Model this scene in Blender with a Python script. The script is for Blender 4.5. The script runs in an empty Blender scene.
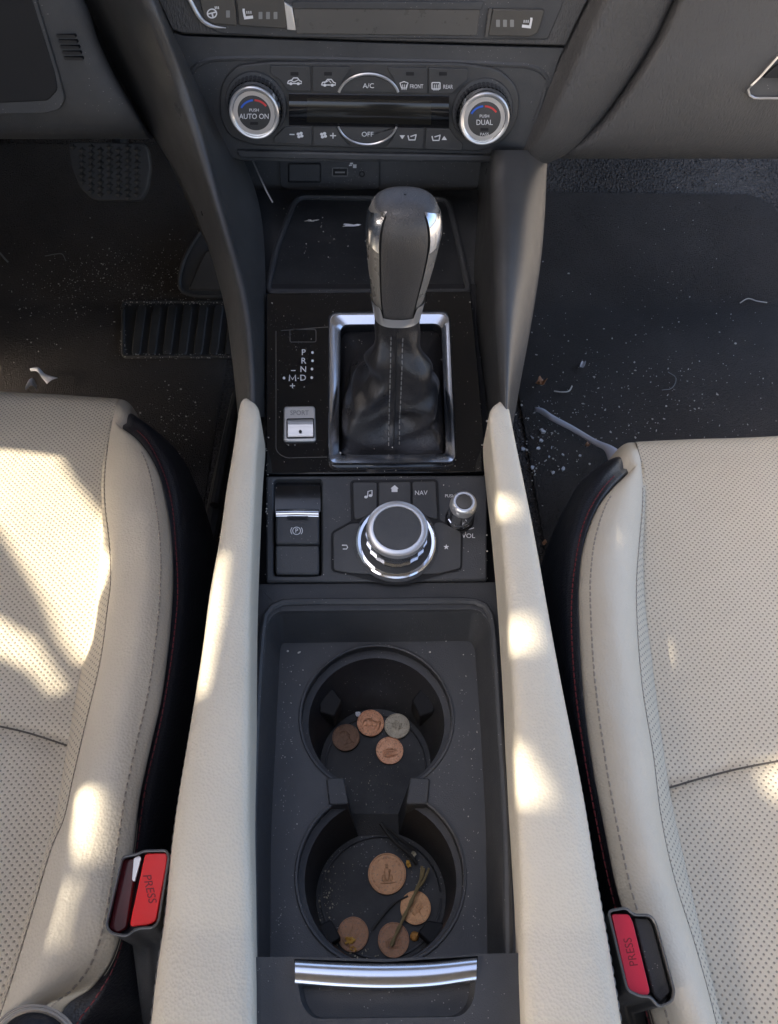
import bpy, bmesh, math, random
from mathutils import Vector, Matrix, Euler, noise
from mathutils.geometry import tessellate_polygon
R = math.radians
rnd = random.Random(7)
SC = bpy.context.scene
COL = SC.collection

# ------------------------------------------------------------------ camera
FOC, CX, CY = 745.0, 389.0, 512.0
cam_d = bpy.data.cameras.new('camera')
cam = bpy.data.objects.new('camera', cam_d)
COL.objects.link(cam)
CAM = Vector((-0.009, 0.0, 0.52))
ROT = (Matrix.Rotation(R(-3.0), 4, 'Z') @ Matrix.Rotation(R(36.0), 4, 'X') @ Matrix.Rotation(R(2.3), 4, 'Z'))
cam.matrix_world = Matrix.Translation(CAM) @ ROT
cam_d.sensor_fit = 'VERTICAL'
cam_d.sensor_height = 36.0
cam_d.lens = FOC / 1024 * 36.0
cam_d.clip_start = 0.01
cam_d.clip_end = 500
SC.camera = cam
M3 = ROT.to_3x3()
M3I = M3.transposed()

def ray(px, py):
    return M3 @ Vector(((px - CX) / FOC, -(py - CY) / FOC, -1.0))

def U(px, py, z):
    "point of the photograph lying at height z"
    d = ray(px, py)
    return CAM + d * ((z - CAM.z) / d.z)

def UY(px, py, y):
    d = ray(px, py)
    return CAM + d * ((y - CAM.y) / d.y)

def PIX(p):
    q = M3I @ (Vector(p) - CAM)
    return CX + FOC * q.x / -q.z, CY - FOC * q.y / -q.z

class Plane:
    def __init__(s, p0, n, ex=(1, 0, 0)):
        s.p0 = Vector(p0); s.n = Vector(n).normalized()
        s.ex = Vector(ex); s.ex = (s.ex - s.n * s.ex.dot(s.n)).normalized()
        s.ey = s.n.cross(s.ex)
    def pt(s, px, py, h=0.0):
        d = ray(px, py); q = s.p0 + s.n * h
        return CAM + d * ((q - CAM).dot(s.n) / d.dot(s.n))
    def loc(s, p):
        v = Vector(p) - s.p0
        return v.dot(s.ex), v.dot(s.ey)
    def mk(s, x, y, h=0.0):
        return s.p0 + s.ex * x + s.ey * y + s.n * h

SL = 0.19
TRIM = Plane((0, 0.252, 0.085), (0, -SL, 1))              # shifter and control surfaces
DASH = Plane((0, 0.615, 0.184), (0, -0.995, 0.10))        # climate panel face
TRAY = Plane((0, 0.15, 0.062), (0, 0, 1))
FRAME = Plane((0, 0.15, 0.083), (0, 0, 1))

# ------------------------------------------------------------------ small maths
def resample(pts, n):
    "smooth curve through pts (any dimension), n samples evenly by length"
    P = [tuple(map(float, p)) for p in pts]; dim = len(P[0])
    fine = []
    for i in range(len(P) - 1):
        p0 = P[i - 1] if i > 0 else tuple(2 * a - b for a, b in zip(P[0], P[1]))
        p1, p2 = P[i], P[i + 1]
        p3 = P[i + 2] if i + 2 < len(P) else tuple(2 * a - b for a, b in zip(P[-1], P[-2]))
        def T(a, b): return max(1e-6, math.sqrt(sum((x - y) ** 2 for x, y in zip(a, b)))) ** 0.5
        t0 = 0; t1 = T(p0, p1); t2 = t1 + T(p1, p2); t3 = t2 + T(p2, p3)
        for k in range(12):
            t = t1 + (t2 - t1) * k / 12
            r = []
            for d in range(dim):
                a1 = (t1 - t) / (t1 - t0) * p0[d] + (t - t0) / (t1 - t0) * p1[d]
                a2 = (t2 - t) / (t2 - t1) * p1[d] + (t - t1) / (t2 - t1) * p2[d]
                a3 = (t3 - t) / (t3 - t2) * p2[d] + (t - t2) / (t3 - t2) * p3[d]
                b1 = (t2 - t) / (t2 - t0) * a1 + (t - t0) / (t2 - t0) * a2
                b2 = (t3 - t) / (t3 - t1) * a2 + (t - t1) / (t3 - t1) * a3
                r.append((t2 - t) / (t2 - t1) * b1 + (t - t1) / (t2 - t1) * b2)
            fine.append(tuple(r))
    fine.append(P[-1])
    L = [0.0]
    for a, b in zip(fine, fine[1:]):
        L.append(L[-1] + math.sqrt(sum((x - y) ** 2 for x, y in zip(a, b))))
    out = []; j = 0
    for k in range(n):
        s = L[-1] * k / (n - 1)
        while j < len(L) - 2 and L[j + 1] < s: j += 1
        f = (s - L[j]) / max(1e-9, L[j + 1] - L[j]); f = min(1, max(0, f))
        out.append(tuple(a + (b - a) * f for a, b in zip(fine[j], fine[j + 1])))
    return out

def catseg(pts, m):
    "smooth curve through 3-D points, m samples per span at fixed parameters"
    P = [Vector(p) for p in pts]; out = []
    for i in range(len(P) - 1):
        p1, p2 = P[i], P[i + 1]
        p0 = P[i - 1] if i else p1 * 2 - p2
        p3 = P[i + 2] if i + 2 < len(P) else p2 * 2 - p1
        d = max(1e-9, (p2 - p1).length)
        m1 = (p2 - p0) * (d / max(1e-9, d + (p1 - p0).length)); m2 = (p3 - p1) * (d / max(1e-9, d + (p3 - p2).length))
        for k in range(m):
            t = k / m; t2, t3 = t * t, t * t * t
            out.append(p1 * (2 * t3 - 3 * t2 + 1) + m1 * (t3 - 2 * t2 + t) + p2 * (-2 * t3 + 3 * t2) + m2 * (t3 - t2))
    return out + [P[-1]]

def rounded(pts, r, seg=5):
    "round the corners of a 2-D polygon; r a number or one per corner"
    n = len(pts); out = []
    for i in range(n):
        p = Vector(pts[i][:2]); a = Vector(pts[i - 1][:2]); b = Vector(pts[(i + 1) % n][:2])
        rr = r[i] if isinstance(r, (list, tuple)) else r
        da, db = a - p, b - p
        k = min(rr, da.length * .49, db.length * .49)
        if k < 1e-6: out.append((p.x, p.y)); continue
        s = p + da.normalized() * k; e = p + db.normalized() * k
        for j in range(seg + 1):
            t = j / seg
            q = s * (1 - t) ** 2 + p * 2 * t * (1 - t) + e * t * t
            out.append((q.x, q.y))
    return out

def rect(x0, y0, x1, y1, r=0, seg=4):
    return rounded([(x0, y0), (x1, y0), (x1, y1), (x0, y1)], r, seg)

def ell(cx, cy, rx, ry=None, n=32, a0=0, a1=360):
    ry = rx if ry is None else ry
    full = abs(a1 - a0) >= 360
    m = n if full else n + 1
    return [(cx + rx * math.cos(R(a0 + (a1 - a0) * i / n)), cy + ry * math.sin(R(a0 + (a1 - a0) * i / n))) for i in range(m)]

# ------------------------------------------------------------------ mesh collector
class MB:
    def __init__(s): s.v = []; s.f = []
    def add(s, vs, fs):
        o = len(s.v); s.v += [Vector(p) for p in vs]; s.f += [tuple(i + o for i in f) for f in fs]; return s
    def grid(s, rows, closed=False, flip=False):
        n = len(rows[0]); vs = [p for r in rows for p in r]; fs = []
        for i in range(len(rows) - 1):
            for j in range(n if closed else n - 1):
                k = (j + 1) % n
                f = (i * n + j, i * n + k, (i + 1) * n + k, (i + 1) * n + j)
                fs.append(f[::-1] if flip else f)
        return s.add(vs, fs)
    def cap(s, ring, flip=False):
        f = tuple(range(len(ring)))
        return s.add(ring, [f[::-1] if flip else f])
    def prism(s, top, bot):
        n = len(top); fs = [tuple(range(n)), tuple(range(2 * n - 1, n - 1, -1))]
        for i in range(n):
            k = (i + 1) % n; fs.append((i, n + i, n + k, k))
        return s.add(list(top) + list(bot), fs)
    def slab(s, px, pl, h1, h0=None, thick=None):
        "outline in picture units seen at height h1 of a plane, extruded down along its normal"
        top = [pl.pt(x, y, h1) for x, y in px]
        dz = (h1 - h0) if thick is None else thick
        return s.prism(top, [p - pl.n * dz for p in top])
    def plate(s, outer, holes, pl, h1, thick, hole_walls=True):
        loops = [[pl.pt(x, y, h1) for x, y in outer]] + [[pl.pt(x, y, h1) for x, y in h] for h in holes]
        return s.plate3(loops, pl, thick, hole_walls)
    def plate3(s, loops, pl, thick, hole_walls=True):
        flat = [[Vector((*pl.loc(p), 0)) for p in L] for L in loops]
        tri = tessellate_polygon(flat)
        vs = [p for L in loops for p in L]
        s.add(vs, [tuple(t) for t in tri])
        for i, L in enumerate(loops):
            if i and not hole_walls: continue
            s.grid([L + L[:1], [p - pl.n * thick for p in L] + [L[0] - pl.n * thick]])
        return s
    def tube(s, path, r, seg=8, caps=True):
        path = [Vector(p) for p in path]; rows = []
        up = Vector((0.13, 0.31, 0.94))
        for i, p in enumerate(path):
            t = (path[min(i + 1, len(path) - 1)] - path[max(i - 1, 0)])
            if t.length < 1e-9: t = Vector((0, 0, 1))
            t.normalize()
            a = t.cross(up)
            if a.length < 1e-4: a = t.cross(Vector((1, 0, 0)))
            a.normalize(); b = t.cross(a)
            rr = r[i] if isinstance(r, (list, tuple)) else r
            rows.append([p + a * rr * math.cos(2 * math.pi * k / seg) + b * rr * math.sin(2 * math.pi * k / seg) for k in range(seg)])
        s.grid(rows, closed=True, flip=True)
        if caps: s.cap(rows[0]); s.cap(rows[-1], True)
        return s
    def lathe(s, c, n, ex, prof, seg=48):
        n = Vector(n).normalized(); ex = Vector(ex); ex = (ex - n * ex.dot(n)).normalized(); ey = n.cross(ex); c = Vector(c)
        rows = []
        for r, h in prof:
            rows.append([c + n * h + ex * r * math.cos(2 * math.pi * k / seg) + ey * r * math.sin(2 * math.pi * k / seg) for k in range(seg)])
        s.grid(rows, closed=True)
        if prof[0][0] > 1e-6: s.cap(rows[0], True)
        if prof[-1][0] > 1e-6: s.cap(rows[-1])
        return s
    def ribbon(s, px, pl, h, w, closed=False):
        "flat stroke of width w (picture units) on a plane"
        P = [Vector(p) for p in px]; n = len(P); L = []; Rr = []
        for i, p in enumerate(P):
            if closed: t = P[(i + 1) % n] - P[i - 1]
            else: t = P[min(i + 1, n - 1)] - P[max(i - 1, 0)]
            t = t.normalized() if t.length > 1e-9 else Vector((1, 0)); q = Vector((-t.y, t.x)) * w / 2
            L.append(pl.pt(*(p + q), h)); Rr.append(pl.pt(*(p - q), h))
        if closed: L.append(L[0]); Rr.append(Rr[0])
        return s.grid([L, Rr])
    def flat(s, px, pl, h):
        return s.cap([pl.pt(x, y, h) for x, y in px])
    def build(s, name, mat, parent=None, smooth=35, bevel=0, seg=2, sub=0, solid=0, merge=1e-6):
        me = bpy.data.meshes.new(name)
        base = parent_base(parent)
        me.from_pydata([p - base for p in s.v], [], s.f)
        bm = bmesh.new(); bm.from_mesh(me)
        if merge: bmesh.ops.remove_doubles(bm, verts=bm.verts, dist=merge)
        bmesh.ops.recalc_face_normals(bm, faces=bm.faces)
        bm.to_mesh(me); bm.free()
        if smooth:
            me.shade_smooth(); me.set_sharp_from_angle(angle=R(smooth))
        o = bpy.data.objects.new(name, me); COL.objects.link(o)
        if parent: o.parent = parent
        me.materials.append(mat)
        if solid:
            m = o.modifiers.new('thick', 'SOLIDIFY'); m.thickness = solid; m.offset = 0
        if bevel:
            m = o.modifiers.new('bev', 'BEVEL'); m.width = bevel; m.segments = seg; m.limit_method = 'ANGLE'; m.angle_limit = R(40); m.harden_normals = False
        if sub:
            m = o.modifiers.new('sub', 'SUBSURF'); m.levels = m.render_levels = sub
        return o

def parent_base(p):
    b = Vector((0, 0, 0))
    while p is not None:
        b = b + p.location; p = p.parent
    return b

def thing(name, label, cat, base=(0, 0, 0), group=None):
    o = bpy.data.objects.new(name, None); COL.objects.link(o)
    o.empty_display_size = .02
    o.location = base; o['label'] = label; o['category'] = cat
    if group: o['group'] = group
    return o

def tag(o, label, cat, group=None, kind=None):
    if label: o['label'] = label; o['category'] = cat
    if group: o['group'] = group
    if kind: o['kind'] = kind
    return o

def loft_on(lines, pl, n=40, m=6):
    "like loft, the third number being the height above a plane"
    RS = [[pl.pt(*p) for p in resample(L, n)] for L in lines]
    return [catseg([L[i] for L in RS], m) for i in range(n)]

def loft(lines, n=40, m=6, extra=None):
    "rows across smooth lines of (px, py, z); returns grid[station][across]"
    RS = [[U(*p) for p in resample(L, n)] for L in lines]
    rows = []
    for i in range(n):
        rows.append(catseg([L[i] for L in RS], m))
    return rows

def fib(path, w, r, mat, name, parent, gap=.45, lift=0.0):
    "row of stitches along a 3-D path, w long each"
    b = MB(); L = [0]
    for a, c in zip(path, path[1:]): L.append(L[-1] + (c - a).length)
    def at(s):
        for i in range(len(path) - 1):
            if L[i + 1] >= s:
                f = (s - L[i]) / max(1e-9, L[i + 1] - L[i]); return path[i].lerp(path[i + 1], f)
        return path[-1]
    s = 0
    while s + w < L[-1]:
        a, c = at(s), at(s + w * (1 - gap)); mid = at(s + w * (1 - gap) / 2) + Vector((0, 0, r * .7 + lift))
        b.tube([a + Vector((0, 0, lift - r * .4)), mid, c + Vector((0, 0, lift - r * .4))], r, 5)
        s += w
    return b.build(name, mat, parent)

_fc = {}
def glyphs(txt):
    if txt not in _fc:
        cu = bpy.data.curves.new('lettering', 'FONT'); cu.body = txt; cu.size = 1.0; cu.align_x = 'CENTER'; cu.align_y = 'CENTER'
        cu.resolution_u = 3; cu.offset = 0.004
        o = bpy.data.objects.new('lettering', cu); COL.objects.link(o)
        dg = bpy.context.evaluated_depsgraph_get(); dg.update()
        me = bpy.data.meshes.new_from_object(o.evaluated_get(dg))
        _fc[txt] = ([v.co.xy.copy() for v in me.vertices], [tuple(p.vertices) for p in me.polygons])
        bpy.data.objects.remove(o); bpy.data.curves.remove(cu); bpy.data.meshes.remove(me)
    return _fc[txt]

def text(b, txt, px, py, size, pl, h, rot=0, sx=1.0, slant=0.0):
    "letters laid flat on a plane; size = letter height in picture units"
    vs, fs = glyphs(txt); k = size / .7; c, s_ = math.cos(R(rot)), math.sin(R(rot)); out = []
    for v in vs:
        x, y = (v.x + slant * v.y) * k * sx, v.y * k
        X, Y = x * c - y * s_, x * s_ + y * c
        out.append(pl.pt(px + X, py - Y, h))
    return b.add(out, fs)
# ------------------------------------------------------------------ materials
class NT:
    def __init__(s, name):
        s.m = bpy.data.materials.new(name); s.m.use_nodes = True; s.t = s.m.node_tree; s.N = s.t.nodes
        s.b = s.N['Principled BSDF']
        s.tc = s.N.new('ShaderNodeTexCoord')
    def n(s, t, **k):
        o = s.N.new(t)
        for a, v in k.items(): setattr(o, a, v)
        return o
    def l(s, a, b): s.t.links.new(a, b)
    def noise(s, scale, detail=3, vec=None, rough=.55):
        o = s.n('ShaderNodeTexNoise'); o.inputs['Scale'].default_value = scale; o.inputs['Detail'].default_value = detail; o.inputs['Roughness'].default_value = rough
        s.l(vec or s.tc.outputs['Object'], o.inputs['Vector']); return o.outputs['Fac']
    def voro(s, scale, feature='F1', vec=None, rnd_=1.0):
        o = s.n('ShaderNodeTexVoronoi', feature=feature); o.inputs['Scale'].default_value = scale; o.inputs['Randomness'].default_value = rnd_
        s.l(vec or s.tc.outputs['Object'], o.inputs['Vector']); return o.outputs['Distance']
    def stretch(s, sc):
        o = s.n('ShaderNodeMapping'); o.inputs['Scale'].default_value = sc; s.l(s.tc.outputs['Object'], o.inputs['Vector']); return o.outputs['Vector']
    def ramp(s, fac, stops):
        o = s.n('ShaderNodeValToRGB'); r = o.color_ramp
        while len(r.elements) < len(stops): r.elements.new(.5)
        for e, (p, c) in zip(r.elements, stops): e.position = p; e.color = (*c, 1) if len(c) == 3 else c
        s.l(fac, o.inputs['Fac']); return o.outputs['Color']
    def math(s, op, a, b=None, c=None):
        o = s.n('ShaderNodeMath', operation=op)
        for i, x in enumerate((a, b, c)):
            if x is None: continue
            if isinstance(x, (int, float)): o.inputs[i].default_value = x
            else: s.l(x, o.inputs[i])
        return o.outputs[0]
    def mix(s, fac, a, b):
        o = s.n('ShaderNodeMix', data_type='RGBA')
        if isinstance(fac, (int, float)): o.inputs['Factor'].default_value = fac
        else: s.l(fac, o.inputs['Factor'])
        for i, x in ((6, a), (7, b)):
            if isinstance(x, tuple): o.inputs[i].default_value = (*x, 1)
            else: s.l(x, o.inputs[i])
        return o.outputs[2]
    def bump(s, h, dist, strength=1.0, prev=None):
        o = s.n('ShaderNodeBump'); o.inputs['Distance'].default_value = dist; o.inputs['Strength'].default_value = strength
        s.l(h, o.inputs['Height'])
        if prev is not None: s.l(prev, o.inputs['Normal'])
        return o.outputs['Normal']
    def set(s, **k):
        for a, v in k.items():
            i = s.b.inputs[a.replace('_', ' ')]
            if isinstance(v, (int, float)): i.default_value = v
            elif isinstance(v, tuple): i.default_value = (*v, 1)
            else: s.l(v, i)
        return s

def plain(name, col, rough=.5, metal=0.0, var=.0, **k):
    t = NT(name)
    if var:
        f = t.noise(60, 4)
        c = t.mix(f, tuple(x * (1 - var) for x in col), tuple(x * (1 + var) for x in col)); t.set(Base_Color=c)
        t.set(Roughness=rough if metal else t.math('MULTIPLY_ADD', t.noise(140, 3), .2, rough - .1))
    else: t.set(Base_Color=col, Roughness=rough)
    t.set(Metallic=metal, **k)
    return t.m

def grained(name, col, rough, scale, dist, vec=None, dust=.0, spec=.5, kind='voro', film=.10):
    "moulded plastic or leather with a fine grain and a little dust"
    t = NT(name)
    v = t.stretch(vec) if vec else None
    h = t.voro(scale, 'F1', v) if kind == 'voro' else t.noise(scale, 4, v)
    nrm = t.bump(h, dist, 1.0)
    big = t.noise(22, 5)
    c = t.mix(big, tuple(x * .88 for x in col), tuple(x * 1.12 for x in col))
    if dust:
        sp = t.voro(420, 'F1'); gate = t.math('GREATER_THAN', t.noise(35, 3), .53)
        dots = t.math('MULTIPLY', t.math('LESS_THAN', sp, dust), gate)
        film = t.math('MULTIPLY', t.ramp(t.noise(9, 6, rough=.7), [(.42, (0, 0, 0)), (.75, (1, 1, 1))]), film)
        c = t.mix(film, c, (.30, .29, .27))
        c = t.mix(t.math('MULTIPLY', dots, .55), c, (.42, .40, .37))
    t.set(Base_Color=c, Normal=nrm, Specular_IOR_Level=spec)
    t.set(Roughness=t.math('MULTIPLY_ADD', t.noise(50, 4), .18, rough - .09))
    return t.m

def leather(name, col, perf=False, grain=620, dist=.00022, rough=.48, lump=.22, wrinkle=.55):
    t = NT(name)
    h = t.voro(grain, 'F1'); h2 = t.noise(70, 4)
    wr = t.math('ABSOLUTE', t.math('SUBTRACT', t.noise(38, 5, t.stretch((1, .55, 1)), .6), .5))
    gate = t.ramp(t.noise(11, 3), [(.48, (0, 0, 0)), (.68, (1, 1, 1))])
    wr = t.math('MULTIPLY', t.math('MINIMUM', t.math('MULTIPLY', wr, 9.0), 1.0), gate)
    nrm = t.bump(h2, .0012, lump); nrm = t.bump(wr, .0005, wrinkle, nrm); nrm = t.bump(h, dist, 1.0, nrm)
    soil = t.ramp(t.noise(14, 6, rough=.65), [(.35, (0, 0, 0)), (.75, (1, 1, 1))])
    c = t.mix(t.math('MULTIPLY', soil, .35), col, tuple(x * k for x, k in zip(col, (.80, .77, .72))))
    if perf:
        sx = t.n('ShaderNodeSeparateXYZ'); t.l(t.tc.outputs['Object'], sx.inputs[0])
        wob = t.math('MULTIPLY', t.noise(9, 2), .004)
        x = t.math('ADD', sx.outputs[0], wob); y = t.math('ADD', sx.outputs[1], wob)
        def lat(ox, oy, A=.0044, B=.0042):
            u = t.math('SUBTRACT', t.math('FRACT', t.math('ADD', t.math('DIVIDE', x, A), ox)), .5)
            v = t.math('SUBTRACT', t.math('FRACT', t.math('ADD', t.math('DIVIDE', y, B), oy)), .5)
            return t.math('SQRT', t.math('ADD', t.math('MULTIPLY', u, u), t.math('MULTIPLY', v, v)))
        d = t.math('MINIMUM', lat(0, 0), lat(.5, .5))
        hole = t.ramp(d, [(.115, (1, 1, 1)), (.175, (0, 0, 0))])
        c = t.mix(t.math('MULTIPLY', hole, .68), c, (.10, .085, .07))
        nrm = t.bump(t.ramp(d, [(.10, (0, 0, 0)), (.26, (1, 1, 1))]), .0004, .7, nrm)
    t.set(Base_Color=c, Normal=nrm, Specular_IOR_Level=.4, Roughness=t.math('MULTIPLY_ADD', t.noise(40, 3), .16, rough - .08))
    return t.m

CREAM = (.64, .563, .437)
m_perf = leather('perforated_leather', CREAM, perf=True, grain=900, dist=.0001)
m_cream = leather('cream_leather', (.645, .572, .450))
m_pad = leather('pad_leather', (.655, .588, .468), grain=640, dist=.00026, rough=.42, lump=.16)
m_darkleather = leather('dark_leather', (.020, .021, .026), rough=.42)
m_boot = leather('boot_leather', (.022, .021, .022), grain=900, dist=.00016, rough=.30, lump=.10)
m_plastic = grained('soft_black_plastic', (.038, .039, .041), .46, 1500, .00012, dust=.10)
m_plastic2 = grained('matte_black_plastic', (.040, .041, .043), .50, 1800, .0001, dust=.12)
m_traymat = grained('rubber_tray', (.056, .057, .060), .52, 1600, .00010, dust=.13)
m_cupfloor = grained('cup_floor_rubber', (.014, .014, .014), .55, 1600, .0001, dust=.16, film=.24)
m_cup = grained('cup_plastic', (.020, .020, .022), .42, 1500, .0001, dust=.10)
m_dashgrain = grained('dash_grain', (.064, .062, .060), .46, 800, .0011, vec=(1.0, .35, .35), kind='noise')
m_rail = grained('rail_plastic', (.050, .049, .048), .31, 1500, .00012, dust=.06)
m_face = grained('panel_face', (.038, .038, .038), .42, 1500, .00008, dust=.05)
m_button = grained('button_plastic', (.042, .042, .042), .46, 1800, .00006, dust=.05)
m_switch = grained('switch_plastic', (.062, .057, .049), .40, 1500, .00006)
m_floor = None

m_bin = grained('bin_rubber', (.020, .021, .023), .34, 1500, .00008, dust=.10)
def gloss():
    t = NT('piano_black')
    sp = t.voro(500, 'F1'); gate = t.math('GREATER_THAN', t.noise(30, 4), .52)
    dots = t.math('MULTIPLY', t.math('LESS_THAN', sp, .10), gate)
    film = t.ramp(t.noise(26, 6, rough=.7), [(.45, (0, 0, 0)), (.8, (1, 1, 1))])
    c = t.mix(t.math('MULTIPLY', dots, .6), (.006, .007, .009), (.35, .34, .33))
    t.set(Base_Color=c, Roughness=t.math('MULTIPLY_ADD', film, .08, .06), Coat_Weight=.3, Coat_Roughness=.03)
    return t.m
m_gloss = gloss()
m_display = plain('display_glass', (.010, .010, .011), .06)
m_lcd = plain('display_window', (.020, .019, .016), .12)
m_slot = plain('slot_plastic', (.085, .081, .074), .30, var=.1)
m_gap = plain('dark_gap', (.006, .006, .007), .7)
m_chrome = plain('chrome', (.82, .83, .85), .10, 1.0)
m_bezel = plain('brushed_chrome', (.74, .76, .80), .20, 1.0)
m_satin = plain('satin_silver', (.66, .65, .64), .28, .75, var=.06)
m_silver = plain('silver_paint', (.60, .585, .56), .34, .7, var=.05)
m_smoke = plain('dark_chrome', (.32, .32, .34), .14, 1.0)
m_knob = grained('knob_leather', (.055, .052, .050), .31, 1400, .00018)
m_knobside = grained('knob_side', (.16, .15, .135), .27, 1500, .00008)
m_white = plain('white_print', (.72, .72, .72), .5)
m_grey = plain('grey_print', (.22, .22, .21), .5)
m_blue = plain('blue_print', (.03, .12, .55), .5)
m_red = plain('red_print', (.60, .05, .05), .5)
m_redbtn = plain('red_button', (.74, .014, .014), .34, var=.06)
m_pinkbtn = plain('faded_red_button', (.56, .020, .045), .40, var=.06)
m_redreflect = plain('slot_red_reflection', (.10, .008, .010), .25)  # red reflection in the driver buckle slot, painted as a dark colour
m_redink = plain('red_groove', (.16, .006, .010), .5)
m_redthread = plain('red_thread', (.20, .030, .035), .7)
m_creamthread = plain('cream_thread', (.36, .31, .25), .8)
m_greythread = plain('grey_thread', (.17, .165, .16), .8)
m_seam = plain('seam_shadow', (.10, .085, .07), .9)
m_pedal = grained('pedal_rubber', (.055, .053, .051), .50, 1200, .0001, dust=.05)

def carpet(name, a, b, sc, dist):
    t = NT(name)
    n1 = t.noise(sc, 4); n2 = t.voro(sc * 1.3, 'F1'); big = t.noise(6, 5)
    c = t.mix(n1, a, b)
    c = t.mix(t.math('MULTIPLY', t.ramp(big, [(.4, (0, 0, 0)), (.8, (1, 1, 1))]), .35), c, tuple(x * 1.8 for x in b))
    lint = t.math('MULTIPLY', t.math('LESS_THAN', t.voro(260, 'F1'), .07), t.math('GREATER_THAN', t.noise(14, 3), .5))
    c = t.mix(t.math('MULTIPLY', lint, .5), c, (.30, .29, .28))
    nrm = t.bump(n2, dist, 1.0); nrm = t.bump(n1, dist, 1.0, nrm)
    t.set(Base_Color=c, Roughness=.95, Normal=nrm, Specular_IOR_Level=.15, Sheen_Weight=.0)
    return t.m
m_carpet = carpet('black_carpet', (.040, .036, .033), (.150, .132, .118), 210, .004)
m_mat = carpet('mat_carpet', (.058, .051, .046), (.110, .097, .086), 560, .002)

def coin_mat(name, a, b, spots, metal=.75, rough=.42):
    t = NT(name)
    n1 = t.noise(330, 5, rough=.65); n2 = t.noise(900, 4)
    c = t.mix(t.ramp(n1, [(.36, (0, 0, 0)), (.66, (1, 1, 1))]), a, b)
    c = t.mix(t.ramp(n2, [(.56, (0, 0, 0)), (.66, (1, 1, 1))]), c, spots)
    nrm = t.bump(n1, .0003, .8); nrm = t.bump(n2, .00015, .8, nrm)
    t.set(Base_Color=c, Metallic=metal, Roughness=rough, Normal=nrm)
    return t.m
m_cop_bright = coin_mat('bright_copper', (.52, .20, .10), (.72, .34, .19), (.22, .10, .06))
m_cop_red = coin_mat('red_copper', (.34, .11, .05), (.58, .24, .12), (.10, .05, .035))
m_cop_dark = coin_mat('tarnished_copper', (.085, .042, .028), (.16, .080, .050), (.05, .03, .025), .5, .55)
m_cop_pink = coin_mat('dusty_copper', (.28, .12, .06), (.40, .18, .10), (.14, .10, .09), .4, .6)
m_cop_pale = coin_mat('pale_copper', (.50, .21, .08), (.64, .32, .135), (.36, .17, .08), .5, .5)
m_quarter = coin_mat('browned_nickel', (.40, .165, .068), (.52, .245, .11), (.24, .13, .08), .5, .5)
m_dime = coin_mat('dirty_nickel', (.30, .25, .17), (.44, .37, .26), (.16, .13, .09), .6, .5)
m_twig = plain('twig_bark', (.27, .20, .09), .8, var=.25)
m_darktwig = plain('dark_stem', (.030, .027, .022), .6, var=.2)
m_leafyellow = plain('yellow_leaf', (.62, .34, .06), .7, var=.25)
m_leaforange = plain('orange_leaf', (.60, .27, .06), .7, var=.2)
m_leafbrown = plain('dry_leaf', (.50, .27, .15), .75, var=.2)
m_chaff = plain('pale_chaff', (.42, .37, .26), .8, var=.2)
m_crumb = plain('pale_crumbs', (.60, .56, .50), .8, var=.2)
m_paper = plain('white_paper', (.70, .70, .73), .7, var=.05)
m_strip = plain('white_film', (.62, .62, .68), .4, var=.06)
m_headliner = plain('headliner', (.16, .155, .145), .9)
m_ground = plain('pale_concrete', (.36, .32, .265), .9, var=.15)
m_maskwall = plain('mask_wall_grey', (.16, .15, .14), .8)  # only for the added wall that masks the sun
m_glassy = plain('vent_black', (.004, .004, .005), .5)
# ------------------------------------------------------------------ floor
def struct(o): o['kind'] = 'structure'; return o

FLZ = -0.28
def floor_z(y):
    if y < 1.0: return FLZ
    return FLZ + (y - 1.0) * .66
b = MB()
ys = [-.9, -.5, 0, .3, .5, .7, .85, .95, 1.0, 1.05, 1.1, 1.15, 1.2, 1.25, 1.3, 1.4, 1.5]
prof = [(y, floor_z(y)) for y in ys] + [(1.52, .3)]
b.grid([[Vector((x, y, z)) for x in (-.75, -.4, 0, .4, .75)] for y, z in prof])
struct(b.build('floor', m_carpet, solid=.004))
def FL(px, py, dz=.0):
    "point of the carpet behind a picture position"
    d = ray(px, py); lo, hi = .3, 4.0
    for _ in range(50):
        t = (lo + hi) / 2; p = CAM + d * t
        if p.z > floor_z(p.y) + dz: lo = t
        else: hi = t
    return CAM + d * lo
# ------------------------------------------------------------------ dashboard
dash = thing('dashboard', 'dark grained dashboard with curved wings above the footwells', 'dashboard', (0, .7, .2))
def dp(px, h=0): return [DASH.pt(x, y, h) for x, y in px]
# upper face (grained) and lower face round the climate panel
b = MB()
b.slab([(120, -60), (640, -60), (588, 0), (574, 28), (566, 46), (375, 41), (183, 34), (172, 30), (158, 0)], DASH, .0035, thick=.03)
b.build('center_panel', m_dashgrain, dash, bevel=.0012)
b = MB()
b.slab(rounded([(172, 32), (183, 36), (375, 43), (565, 48), (560, 56), (531, 150), (521, 161), (500, 163), (245, 161), (232, 158), (206, 112)], 3), DASH, .0015, thick=.03)
b.build('lower_panel', m_plastic, dash, bevel=.001)
# raised brow over the climate recess
b = MB()
brow = [(200, 112), (191, 84), (193, 69), (204, 61), (240, 58), (368, 60), (500, 64), (536, 68), (547, 78), (543, 96), (534, 122)]
P = resample(brow, 60)
b.tube([DASH.pt(x, y, .0005) for x, y in P], .0022, 8)
b.build('recess_brow', m_plastic, dash)
# top of the dashboard, out of the picture to the windscreen
b = MB()
b.prism([Vector((-.74, .66, .385)), Vector((.74, .66, .385)), Vector((.74, 1.52, .33)), Vector((-.74, 1.52, .33))],
        [Vector((-.74, .66, .355)), Vector((.74, .66, .355)), Vector((.74, 1.52, .28)), Vector((-.74, 1.52, .28))])
b.build('dash_top', m_plastic2, dash)

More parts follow.
